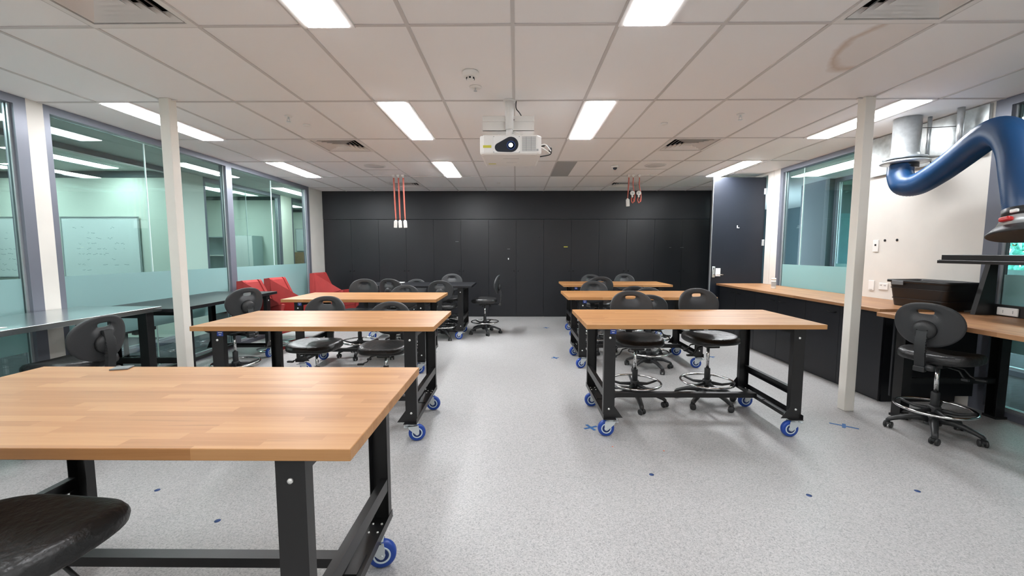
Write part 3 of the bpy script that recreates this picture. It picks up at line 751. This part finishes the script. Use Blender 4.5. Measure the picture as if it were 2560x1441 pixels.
ST = [  # x, y, facing, base turn, seat height change, backrest height change, label
 (1.10, 3.80, -92, 18, -.02, -.01, 'stool tucked behind the front right workbench, on its left, back with a bright slot'),
 (1.785, 3.84, -84, 36, -.01, 0, 'stool tucked behind the front right workbench, on its right, glossy seat'),
 (1.60, 4.98, 70, 20, -.08, -.06, 'stool between the first and middle right workbenches, partly behind another stool'),
 (1.14, 5.88, -88, 10, -.08, 0, 'stool behind the middle right workbench, on its left, pale grey front of its back'),
 (1.25, 6.46, 92, 40, -.02, 0, 'stool in front of the rearmost right workbench, dark back overlapping the top edge'),
 (1.80, 6.56, 88, 0, -.12, -.05, 'low stool in the middle gap of the right row, darker of the two low backs'),
 (1.92, 5.84, -90, 25, -.12, -.05, 'low stool in the middle gap of the right row, the one nearer the dark door'),
 (2.10, 7.92, -90, 5, -.08, 0, 'stool behind the rearmost right workbench, alone on its right'),
 (1.46, 7.95, -90, 30, -.09, 0, 'stool behind the rearmost right workbench, mostly hidden on its left'),
 (-1.88, 3.86, -92, 50, -.09, 0, 'stool behind the second left workbench, on its left, red seen through its slot'),
 (-1.24, 3.90, -88, 15, -.12, -.03, 'stool behind the second left workbench, on its right, only the top of its back showing'),
 (-2.12, 5.58, -90, 25, -.03, 0, 'stool behind the third left workbench, on its left, next to a red armchair'),
 (-1.55, 5.62, -88, 0, -.12, 0, 'low stool behind the third left workbench, white showing through its slot'),
 (-1.76, 6.24, 72, 30, -.04, 0, 'stool in front of the black workbench, back turned, in the gap left of its middle'),
 (-1.19, 6.76, 90, 14, -.10, 0, 'stool pulled up to the right half of the black workbench, back turned'),
 (-1.22, 7.72, -90, 40, -.07, 0, 'tallest stool back behind the black workbench, near its right end'),
 (-1.90, 7.72, -90, 10, -.14, -.03, 'stool behind the black workbench, only a low arc of its back showing'),
 (-.54, 7.17, 176, 54, -.05, 0, 'lone stool standing sideways in the aisle near the black cupboards'),
 (-3.06, 4.45, 158, 18, -.03, 0, 'stool beside the left column, facing the black wall bench'),
 (-3.22, 2.96, 178, 10, -.02, -.09, 'stool between the two nearest left workbenches, facing the steel bench'),
 (-1.375, 1.03, 84, 5, .005, 0, 'nearest stool, cut off by the bottom left corner'),
 (3.24, 3.18, 24, 6, -.01, -.02, 'stool at the right-hand bench, its chrome foot ring catching the light'),
]
stools = [stool]+[copy_tree(stool) for _ in ST[1:]]
for o, (x, y, face, base, dz, bdz, l) in zip(stools, ST):
    o.location = (x, y, 0); o.rotation_euler.z = R(face-90)
    o['label'] = l; o['group'] = 'black drafting stools'
    for ch in o.children:
        n = ch.name.split('.')[0]
        if n == 'leg': ch.rotation_euler.z += R(base)
        elif n in ('seat', 'backrest', 'back_cover', 'back_support', 'adjusting_knob', 'mechanism', 'lever'):
            ch.location.z += dz+(bdz if n in ('backrest', 'back_cover') else 0)
        elif n == 'gas_rod': ch.location.z += dz*.9
        elif n == 'foot_ring': ch.rotation_euler.z = R(base*2)
# ------------------------------------------------------------------ red armchairs
def make_armchair():
    t = thing('armchair', 'x', 'armchair')
    # local: sitter looks along +x.  side shells with back wing and arm in one outline
    side = [(-.02, .99), (.08, 1.0), (.10, .98), (.17, .74), (.21, .62), (.34, .585), (.78, .69), (.81, .685), (.80, .60), (.76, .34), (.68, .27), (.14, .27), (.06, .34)]
    for s in (-1, 1):
        def P(x, z, q):
            k = .165+.105*min(1, max(0, (.98-z)/.38))           # shells splay outwards below the back
            return (x, s*(k-q), z)
        b = MB()
        b.ring_loft([[P(x, z, 0) for x, z in side], [P(x, z, .045) for x, z in side]], False)
        bmesh.ops.triangulate(b.bm, faces=[f for f in b.bm.faces if len(f.verts) > 4])
        b.build('side_shell', 'red', t)
    b = MB(); pr = [(-.03, .98, .155), (.05, 1.0, .155), (.09, .97, .155), (.14, .80, .19), (.26, .46, .23), (.26, .30, .23), (.06, .30, .23), (.0, .70, .20)]
    b.ring_loft([[(x, -k, z) for x, z, k in pr], [(x, k, z) for x, z, k in pr]], False).build('backrest', 'red', t)
    MB().box(.20, .74, -.23, .23, .36, .46, bev=.03, seg=3).build('seat_cushion', 'red', t)
    MB().box(.14, .72, -.23, .23, .26, .37, bev=.01, seg=2).build('seat_base', 'red', t)
    b = MB(); b.lathe([(.035, .03), (.035, .25)], 16, (.46, 0, 0)).lathe([(.26, 0), (.26, .012), (.05, .03)], 32, (.46, 0, 0))
    b.build('pedestal', 'chrome', t)
    return t
ac = make_armchair()
acs = [ac, copy_tree(ac), copy_tree(ac)]
for o, (x, y, rz), l in zip(acs, ((-3.95, 6.09, -12), (-3.93, 6.71, -12), (-3.98, 8.30, -16)),
        ('red armchair nearest the camera, leftmost of the three by the glass wall',
         'red armchair in the middle of the three, its arm reaching behind a workbench',
         'red armchair in the back left corner by the black cupboards')):
    o.location = (x, y, 0); o.rotation_euler.z = R(rz); o['label'] = l; o['group'] = 'red armchairs'
# ------------------------------------------------------------------ tall cupboards along the back wall
DW = .5915
def make_tall():
    t = thing('tall_cupboard', 'x', 'cupboard', group='tall black cupboards')
    MB().box(-DW+.006, DW-.006, .022, .58, .06, 2.10).box(-DW+.006, DW-.006, .03, .58, .0, .06).build('carcass', 'blackdoor', t)
    for s in (-1, 1):
        x0, x1 = sorted((s*.0015, s*(DW-.0015)))
        d = MB().box(x0, x1, 0, .019, .012, 2.098, bev=.0012).build('door', 'blackdoor', t)
        MB().lathe([(.006, 0), (.006, -.014), (.013, -.016), (.013, -.026), (.001, -.028)], 14, (s*.045, 0, 1.0), 'Y').build('knob', 'gap', d)
    return t
tc0 = make_tall()
names = ['leftmost pair of tall black cupboard doors, behind the corner armchair', 'second pair of tall black doors from the left, behind the left hanging cords',
         'third pair of tall black doors from the left, behind the lone sideways stool', 'middle pair of tall black doors, straight ahead down the aisle',
         'pair of tall black doors with the small cream label, right of the middle pair', 'tall black doors under the right hanging cords, behind the rearmost right workbench',
         'rightmost pair of tall black cupboard doors, next to the open dark door']
for k in range(7):
    o = tc0 if k == 0 else copy_tree(tc0)
    o.location = (-6*DW+2*DW*k, YB, 0); o['label'] = names[k]
tcs = [o for o in C.objects if o.name.startswith('tall_cupboard')]
def mark(name, mat, x, z, w_, h_):
    o = min(tcs, key=lambda q: abs(q.location.x-x))
    MB().box(x-w_/2-o.location.x, x+w_/2-o.location.x, -.0015, 0, z-h_/2, z+h_/2).build(name, mat, o)
mark('door_label', 'yellow', 1.065, 1.515, .085, .016)
mark('door_label', 'greytab', -1.27, 1.63, .07, .010)
mark('door_label', 'greytab', -.16, 1.47, .06, .010)
mark('door_label', 'greytab', 3.55, 1.50, .07, .008); mark('door_label', 'greytab', 3.30, 1.50, .04, .008)
mark('sticker', 'white', -.165, 1.26, .022, .034)
mark('screw_hole', 'gap', -3.40, 1.48, .018, .018); mark('screw_hole', 'gap', -3.22, 1.48, .018, .018); mark('screw_hole', 'gap', .50, 1.72, .025, .018)

# ------------------------------------------------------------------ low cabinets on the right
def make_low():
    t = thing('base_cabinet', 'x', 'cabinet', group='low black cabinets on the right')
    L = 1.045
    MB().box(.022, .72, .001, L-.001, .07, .848).box(.03, .72, .001, L-.001, 0, .07).build('carcass', 'blackdoor', t)
    for k in range(2):
        y0 = k*L/2+.0015; y1 = (k+1)*L/2-.0015
        d = MB().box(0, .019, y0, y1, .014, .845, bev=.0012).build('door', 'blackdoor', t)
        yh = y1-.10 if k == 0 else y0+.10
        MB().tube([(0, yh-.05, .77), (-.022, yh-.05, .77), (-.026, yh, .77), (-.022, yh+.05, .77), (0, yh+.05, .77)], .005, 8).build('handle', 'gap', d)
    MB().box(-.003, .001, .0, L, 0, .010).build('plinth_strip', 'metaledge', t)
    return t
lc = make_low()
for k, l in enumerate(('low black cabinet at the near end, behind the right cream column', 'low black cabinet in the middle of the long worktop',
                       'low black cabinet at the far end, beside the open dark door')):
    o = lc if k == 0 else copy_tree(lc)
    o.location = (3.405, 3.87+1.045*k, 0); o['label'] = l
tag(MB().box(-1.585, 1.585, -.385, .385, -.032, 0, bev=.002).build('worktop', 'wood2', None, (3.742, 5.445, .8815), (0, 0, PI/2)),
    'long oak-coloured worktop running along the right wall over low black cabinets', 'worktop')
t = thing('canister', 'small white canister with a grey sticker standing on the long worktop', 'bottle', (3.70, 6.03, .8818))
MB().lathe([(.028, 0), (.030, .004), (.030, .118), (.026, .122)], 24).build('body', 'white', t)
MB().lathe([(.031, .122), (.031, .146), (.028, .150), (.001, .150)], 24).build('lid', 'plaswhite', t)
MB().lathe([(.0306, .03), (.0306, .10)], 24, cap0=False, cap1=False).build('label_band', 'grille', t)

# ------------------------------------------------------------------ right-hand bench with raised shelf
t = thing('workbench', 'fixed beech-topped bench at the right edge with a raised black shelf', 'workbench', (3.68, 2.80, 0))
MB().box(-.945, .945, -.45, .45, .835, .87, bev=.0025, seg=2).build('tabletop', 'wood2', t, None, (0, 0, PI/2))
for y in (.70, -.80):
    for x in (-.44, .36):
        MB().prism(chan(x, x+.075, y-.04, y+.045, .003, '+x' if x < 0 else '-x'), .02, .834, 'Z').box(x-.006, x+.09, y-.05, y+.055, 0, .02).build('leg', 'metal', t)
    MB().box(-.36, .36, y-.02, y+.02, .30, .345).build('side_rail', 'metal', t)
    MB().box(-.37, .37, y-.03, y+.03, .79, .834).build('top_rail', 'metal', t)
MB().box(-.33, .40, .885, .903, .12, .834).build('end_panel', 'blackdoor', t)
MB().box(.40, .43, -.90, .88, .871, .965, bev=.002).build('back_rail', 'metal', t)
pb = MB().box(.385, .399, .60, .75, .880, .945, bev=.004).build('power_outlet', 'white', t)
MB().box(.3838, .3851, .63, .635, .90, .925).box(.3838, .3851, .70, .705, .90, .925).build('slot', 'grille', pb)
for y in (.80, -.80):
    MB().prism([(.24, .871), (.40, .871), (.40, 1.311), (.335, 1.311)], y-.02, y+.02, 'Y').build('upright', 'metal', t)
MB().box(-.10, .40, -.92, .80, 1.312, 1.338, bev=.002).build('shelf', 'metal', t)
MB().box(-.075, .35, -.92, .79, 1.342, 1.383, bev=.002).box(-.095, -.085, -.92, .79, 1.338, 1.342).build('shelf_tray', 'metal', t)
# black storage tub
t = thing('storage_tub', 'black plastic storage tub with a grey clip standing where the worktop meets the bench', 'tub', (3.935, 3.98, .8825), R(6))
def rr(wx, wy, z, k=.04):
    pts = []
    for sx, sy, a0 in ((1, 1, 0), (-1, 1, 90), (-1, -1, 180), (1, -1, 270)):
        for j in range(5):
            a = R(a0+j*22.5); pts.append((sx*(wx-k)+k*math.cos(a), sy*(wy-k)+k*math.sin(a), z))
    return pts
MB().ring_loft([rr(.150, .225, .0), rr(.155, .23, .005), rr(.172, .262, .225), rr(.172, .262, .228), rr(.190, .283, .229), rr(.190, .283, .252), rr(.186, .279, .254), rr(.168, .258, .25), rr(.166, .256, .22), rr(.148, .222, .008)], True).build('body', 'tub', t)
b = MB()
for z in (.07, .17): b.ring_loft([rr(.1575+.08*z, .2335+.14*z, z), rr(.1605+.08*z, .2365+.14*z, z+.004), rr(.1585+.08*z, .2345+.14*z, z+.008)], True, False, False)
b.build('rib', 'tub', t)
MB().box(-.197, -.188, .10, .21, .205, .246, bev=.003).build('clip', 'greytab', t)

# ------------------------------------------------------------------ galvanised panel and small plates on the right wall
tag(MB().box(4.098, 4.128, 3.78, 5.01, 2.275, 2.69).box(4.090, 4.10, 3.78, 5.01, 2.262, 2.276).build('sheet_metal_panel', 'galv'),
    'galvanised sheet metal panel high on the cream wall behind the blue hose', 'panel')
def plate(y, z, w_, h_, label, slots):
    t = thing('wall_plate', label, 'wall plate', (4.1285, y, z), group='wall plates right of the column')
    MB().box(-.009, 0, -w_/2, w_/2, -h_/2, h_/2, bev=.003, seg=2).build('plate', 'plaswhite', t)
    b = MB()
    for yy, zz, a, c in slots: b.box(-.0105, -.0088, yy-a, yy+a, zz-c, zz+c)
    b.build('slot', 'gap', t)
plate(4.86, 1.475, .072, .135, 'tall white wall plate with a black button, right of the column', [(.0, .01, .011, .011)])
plate(4.88, 1.02, .075, .115, 'blank-looking white wall plate just above the worktop', [(0, -.045, .02, .001)])
plate(4.72, 1.02, .115, .075, 'double white power socket between the blank plate and the black tub', [(-.03, .012, .002, .006), (-.015, .012, .002, .006), (.02, .012, .002, .006), (.035, .012, .002, .006)])
for y, s in ((4.75, 'left'), (4.60, 'right')):
    tag(MB().lathe([(.014, 0), (.014, -.004), (.001, -.004)], 14, (4.129, y, 1.535), 'X').build('screw_plug', 'gap'), '%s one of two small black plugs in the cream wall' % s, 'plug', 'wall plugs')

# ------------------------------------------------------------------ extraction arm
def catmull(P, n):
    P = [Vector(p) for p in P]; P = [2*P[0]-P[1]]+P+[2*P[-1]-P[-2]]; o = []
    for i in range(1, len(P)-2):
        for k in range(n):
            t_ = k/n; a, b_, c, d = P[i-1], P[i], P[i+1], P[i+2]
            o.append(.5*((2*b_)+(-a+c)*t_+(2*a-5*b_+4*c-d)*t_*t_+(-a+3*b_-3*c+d)*t_**3))
    o.append(P[-2]); return o
t = thing('extraction_arm', 'blue flexible hose fume extraction arm hanging from the ceiling at the right', 'extraction arm', (3.80, 4.22, H))
inv = Vector((3.80, 4.22, H))
HP = [(3.767, 4.22, 2.235), (3.752, 4.2, 2.147), (3.729, 4.12, 2.05), (3.76, 4.02, 2.042), (3.77, 3.85, 2.113), (3.696, 3.6, 2.197), (3.549, 3.32, 2.252), (3.443, 3.12, 2.266), (3.354, 2.96, 2.203), (3.288, 2.84, 2.074), (3.216, 2.74, 1.889), (3.181, 2.68, 1.731), (3.175, 2.66, 1.651)]
HP = [Vector(p)-inv for p in HP]
raw = catmull(HP, 24)
# even spacing
ds = [0]
for i in range(1, len(raw)): ds.append(ds[-1]+(raw[i]-raw[i-1]).length)
step = .0062; n = int(ds[-1]/step); pts = []; j = 0
for i in range(n+1):
    s = i*ds[-1]/n
    while j < len(ds)-2 and ds[j+1] < s: j += 1
    f = (s-ds[j])/max(1e-6, ds[j+1]-ds[j]); pts.append(raw[j].lerp(raw[j+1], min(1, f)))
MB().tube(pts, .1, 30, radii=[.1025-(.005 if i % 2 else 0) for i in range(len(pts))]).build('hose', 'hose', t)
b = MB(); b.lathe([(.107, -.001), (.107, -.335), (.112, -.337), (.112, -.38), (.105, -.385)], 36)
b.build('duct', 'zinc', t)
fl = MB().lathe([(.10, -.375), (.165, -.377), (.170, -.385), (.165, -.392), (.12, -.395)], 40).lathe([(.12, -.395), (.185, -.415), (.190, -.425), (.180, -.432), (.11, -.436)], 40)
fl.box(.05, .24, -.12, .09, -.388, -.378, bev=.002)
fl.build('swivel_flange', 'framelight', t)
MB().lathe([(.104, -.43), (.108, -.436), (.108, -.475), (.104, -.48)], 32).build('collar', 'metal', t)
for (x, y, r) in ((.175, -.04, .017), (.20, -.30, .026)):
    MB().cyl((x, y, -.001), (x, y, -.39), r, seg=14).build('hanger_rod', 'zinc', t)
MB().tube(catmull([(.11, -.03, -.10), (.15, -.15, -.13), (.18, -.29, -.16)], 8), .004, 6).build('cable', 'plastic', t)
MB().tube(catmull([(.19, -.05, -.39), (.17, -.09, -.45), (.16, -.12, -.55)], 8), .004, 6).build('cable', 'plastic', t)
# hood at the free end
e0 = HP[-1]; dirv = (HP[-1]-HP[-2]).normalized()
rot = Vector((0, 0, -1)).rotation_difference((dirv+Vector((-.10, 0, -.3))).normalized()).to_matrix().to_4x4()
hd = MB().lathe([(.104, .02), (.108, .02), (.108, -.03), (.104, -.03)], 36).build('hose_clamp', 'plastic', t); hd.matrix_local = Matrix.Translation(e0) @ rot
ho = MB().lathe([(.100, -.02), (.104, -.025), (.135, -.10), (.130, -.10), (.098, -.03)], 40).build('hood', 'framelight', t); ho.matrix_local = Matrix.Translation(e0) @ rot
MB().lathe([(.128, -.095), (.140, -.098), (.172, -.135), (.176, -.145), (.170, -.150), (.120, -.145)], 44).build('hood_rim', 'plastic', ho)
MB().box(-.150, -.112, -.030, .030, -.075, -.045, bev=.010, seg=3).build('damper_lever', 'redplastic', ho)
MB().box(-.118, -.100, -.045, -.005, -.02, .0, bev=.003).build('clamp_latch', 'white', ho)

# ------------------------------------------------------------------ projector
t = thing('projector', 'white ceiling-mounted projector with its lens lit, hanging over the centre', 'projector', (-.045, 3.46, 2.195))
W2 = .25
def outl(q, z): return [(-W2+q, .035+q*.3, z), (-W2+.035+q*.3, q, z), (W2-.035-q*.3, q, z), (W2-q, .035+q*.3, z), (W2-.012-q, .49-q, z), (-W2+.012+q, .49-q, z)]
MB().ring_loft([outl(.02, 0), outl(.004, .008), outl(0, .02), outl(0, .142), outl(.004, .152), outl(.014, .156)], False).build('casing', 'plaswhite', t)
MB().box(-.142, .078, -.004, .001, .012, .146, bev=.003).build('lens_plate', 'white', t)
pts = []
c1, r1, c2, r2 = (.003, .077), .060, (-.093, .054), .034
for k in range(24):
    a = R(-92+k*(210)/23); pts.append((c1[0]+r1*math.cos(a), c1[1]+r1*math.sin(a)))
for k in range(14):
    a = R(118+k*(152)/13); pts.append((c2[0]+r2*math.cos(a), c2[1]+r2*math.sin(a)))
MB().prism(pts, -.0075, -.0035, 'Y').build('lens_window', 'lens', t)
MB().lathe([(.036, -.0078), (.036, -.0095), (.028, -.0095), (.028, -.0078)], 28, (.004, 0, .070), 'Y').build('lens_ring', 'hubblue', t)
MB().lathe([(.017, -.0078), (.014, -.011), (.001, -.012)], 24, (.002, 0, .072), 'Y').build('lens', 'lensglow', t)
b = MB()
for k in range(15): b.box(.092, .205, -.003, .0005, .026+k*.0078, .0295+k*.0078)
for x in (.125, .165): b.box(x, x+.004, -.0035, -.002, .026, .14)
b.build('vent_grille', 'grille', t)
MB().box(.208, .225, -.002, .0005, .026, .042).build('sensor', 'grille', t)
MB().box(-.222, -.155, -.002, .0005, .052, .072).build('label', 'yellow', t)
b = MB()
for k in (-.135, .07):
    for z in (.018, .139): b.lathe([(.004, -.0045), (.004, -.006), (.001, -.0065)], 10, (k, 0, z), 'Y')
b.build('screw', 'grille', t)
MB().box(-.20, -.135, .35, .375, -.0015, .0005).build('label', 'yellow', t)
MB().box(-.065, .070, .15, .157, -.001, .0005).box(-.04, .05, .30, .304, -.001, .0005).box(.17, .20, .03, .035, -.001, .0005).build('seam', 'grille', t)
MB().box(-.235, -.19, .04, .08, .155, .160).box(.19, .235, .04, .08, .155, .160).build('foot', 'gap', t)
mz = 2.195
mt = MB().cyl((-.012, .24, .26), (-.012, .24, H-mz-.001), .036, seg=24).lathe([(.055, H-mz-.012), (.055, H-mz-.001)], 24, (-.012, .24, 0)).cyl((-.012, .24, .158), (-.012, .24, .262), .030, seg=20).build('mounting_pole', 'white', t)
MB().box(-.245, .20, .28, .285, .262, .385).box(-.245, .20, .265, .28, .340, .385, bev=.002).box(-.245, .20, .28, .44, .262, .266).build('mounting_plate', 'plaswhite', t)
MB().box(-.11, .10, .10, .38, .157, .168, bev=.002).box(-.11, -.10, .10, .38, .168, .185).box(.09, .10, .10, .38, .168, .185).tube([(.02, .22, .235), (.08, .2, .195), (.15, .18, .165)], .010, 8).build('mounting_bracket', 'plaswhite', t)
MB().lathe([(.005, 0), (.005, -.004), (.001, -.005)], 8, (-.045, .262, .35), 'Y').lathe([(.005, 0), (.005, -.004), (.001, -.005)], 8, (.025, .262, .35), 'Y').build('screw', 'gap', t)
MB().tube(catmull([(.045, .24, H-mz-.002), (.045, .24, .44), (.07, .25, .41), (.09, .28, .39)], 8), .0045, 8).build('cable', 'plastic', t)
MB().tube(catmull([(.245, .14, .10), (.30, .14, .105), (.335, .14, .07), (.33, .14, .03), (.245, .14, .012)], 8), .005, 8).box(.238, .285, .130, .150, .093, .112, bev=.003).box(.318, .345, .128, .152, .045, .085, bev=.004).build('cable', 'plastic', t)
MB().tube(catmull([(.245, .10, .095), (.29, .10, .10), (.335, .11, .05)], 8), .005, 8).tube(catmull([(.245, .12, .09), (.28, .12, .07), (.33, .12, .035)], 8), .004, 8).build('cable', 'white', t)

# ------------------------------------------------------------------ hanging power cords
def outlet_body(b):
    b.box(-.028, .028, -.016, .016, -.13, -.012, bev=.006, seg=2).box(-.014, .014, -.011, .011, -.014, .004, bev=.003)
def cord_thing(x, y, zb, label, group, sway=0.0, loop=False):
    t = thing('hanging_power_cord', label, 'power cord', (x, y, H), group=group)
    MB().box(-.022, .022, -.02, .02, -.035, -.001, bev=.004).lathe([(.009, -.035), (.007, -.055)], 10).build('ceiling_socket', 'plaswhite', t)
    L = zb-H
    if not loop:
        MB().tube(catmull([(0, 0, -.05), (sway*.2, 0, L*.35), (sway*.55, 0, L*.7), (sway, 0, L+.0)], 8), .0075, 8).tube(catmull([(0.011, .01, -.05), (sway*.2+.012, .01, L*.4), (sway+.004, .01, L)], 8), .0055, 8).build('cord', 'cord', t)
        b = MB(); outlet_body(b); o = b.build('outlet', 'outlet', t, (sway, 0, L), (0, R(3 if sway > .02 else -3), 0))
        MB().box(-.006, -.003, -.0175, -.0155, -.08, -.065).box(.003, .006, -.0175, -.0155, -.08, -.065).build('slot', 'grille', o)
    else:
        z1 = L-.17
        MB().tube(catmull([(0, 0, -.05), (sway*.5, 0, L*.6), (sway+.03, 0, L-.03), (sway+.02, 0, z1+.04), (sway-.005, 0, z1), (sway-.025, 0, z1+.05), (sway-.012, 0, L-.07)], 8), .0085, 8).tube(catmull([(sway+.04, .01, L-.06), (sway+.03, .01, z1+.02), (sway+.005, .01, L-.10)], 6), .007, 8).build('cord', 'cord', t)
        b = MB(); b.lathe([(.034, .014), (.038, .008), (.038, -.008), (.034, -.014)], 24, (0, 0, -.03), 'Y').box(-.012, .012, -.01, .01, -.10, -.05, bev=.003)
        o = b.build('outlet', 'outlet', t, (sway-.012, -.012, L+.02))
        MB().lathe([(.014, -.0145), (.014, -.0155), (.001, -.0155)], 14, (0, 0, -.03), 'Y').build('socket_face', 'grille', o)
for x, sw, l in ((-2.06, .025, 'left'), (-1.98, .015, 'middle'), (-1.90, .02, 'right')):
    cord_thing(x, 7.13, 1.945, '%s one of the three long orange cords hanging at the left' % l, 'left hanging power cords', sw)
cord_thing(1.885, 7.15, 2.30, 'longest of the orange cords hanging at the right, with an elongated outlet', 'right hanging power cords', -.012)
cord_thing(1.96, 7.15, 2.40, 'middle of the orange cords at the right, looped up to a round outlet', 'right hanging power cords', .0, True)
cord_thing(2.065, 7.15, 2.40, 'right one of the orange cords at the right, looped up to a round outlet', 'right hanging power cords', .0, True)
for x0, x1, y, s in ((-2.40, -2.11, 7.13, 'left'), (2.10, 2.36, 7.15, 'right')):
    tag(MB().box(x0, x0+.13, y-.008, y+.008, H-.018, H-.001, bev=.002).box(x0+.15, x1, y-.008, y+.008, H-.018, H-.001, bev=.002).build('conduit', 'plaswhite'), 'thin white conduit on the ceiling beside the %s hanging cords' % s, 'conduit')

# ------------------------------------------------------------------ stainless bench by the left wall
t = thing('workbench', 'stainless-topped bench along the left wall, reflecting the frosted glass', 'workbench', (-3.73, 2.86, 0))
MB().box(-.39, .385, -1.25, 1.025, .858, .90, bev=.003, seg=2).build('tabletop', 'steel', t)
for y in (.95, -1.0):
    for x in (.285, -.30):
        MB().box(x-.04, x+.045, y-.035, y+.045, .02, .857, bev=.002).box(x-.05, x+.055, y-.045, y+.055, 0, .02).build('leg', 'metal', t)
    MB().box(-.25, .24, y-.02, y+.02, .80, .857).build('side_rail', 'metal', t)
MB().box(-.28, -.24, -.97, .96, .16, .21).build('stretcher', 'metal', t)
for k, (dx, dy, r_) in enumerate(((0, 0, .08), (.02, -.03, .16), (-.01, -.05, .03))):
    tag(MB().box(-.105, .105, -.148, .148, 0, .0012).build('paper_sheet', 'paper', None, (-3.55+dx, 2.62+dy, .9005+.0014*k), (0, 0, r_)),
        ('bottom', 'middle', 'top')[k]+' sheet of the white papers on the near end of the steel bench', 'paper', 'papers on the steel bench')

# ------------------------------------------------------------------ floor marks
def cross(x, y, L, a, label, L2=None):
    b = MB(); 
    b.box(-L/2, L/2, -.012, .012, 0, .0008).box(-.012, .012, -(L2 or L)/2, (L2 or L)/2, .0008, .0016)
    tag(b.build('tape_cross', 'tape', None, (x, y, .0004), (0, 0, R(a))), label, 'tape mark', 'blue tape crosses on the floor')
cross(.52, 5.48, .11, 20, 'blue tape cross on the aisle floor beside the middle right workbench')
cross(.56, 7.69, .11, 10, 'farthest blue tape cross, near the black cupboards')
cross(2.66, 3.31, .19, -38, 'largest blue tape cross, right of the front right workbench', .10)
cross(.60, 3.26, .12, 25, 'blue tape cross beside the front left castor of the front right workbench')
cross(2.62, 5.55, .12, 15, 'blue tape cross right of the middle right workbench')
DT = [(-2.13, 2.35, 'seen under the nearest workbench, the left one of two'), (-1.57, 2.07, 'seen under the nearest workbench, the right one of two'),
      (.86, 2.55, 'on the open floor, nearest the aisle'), (1.70, 2.33, 'on open floor, palest of the three at right'), (2.37, 2.38, 'on the open floor, farthest right')]
for x, y, l in DT:
    tag(MB().lathe([(.015, 0), (.015, .0008), (.001, .0009)], 20).build('dot_sticker', 'dot', None, (x, y, .0003)), 'small round blue sticker '+l, 'sticker', 'blue dots on the floor')
for x, y, l in ((.70, 2.93, 'left'), (1.05, 2.87, 'right')):
    tag(MB().lathe([(.006, 0), (.006, .0008), (.001, .0009)], 14).build('dot_sticker', 'orange', None, (x, y, .0003)), 'tiny orange dot on the floor in front of the front right workbench, the %s one' % l, 'sticker', 'orange dots on the floor')
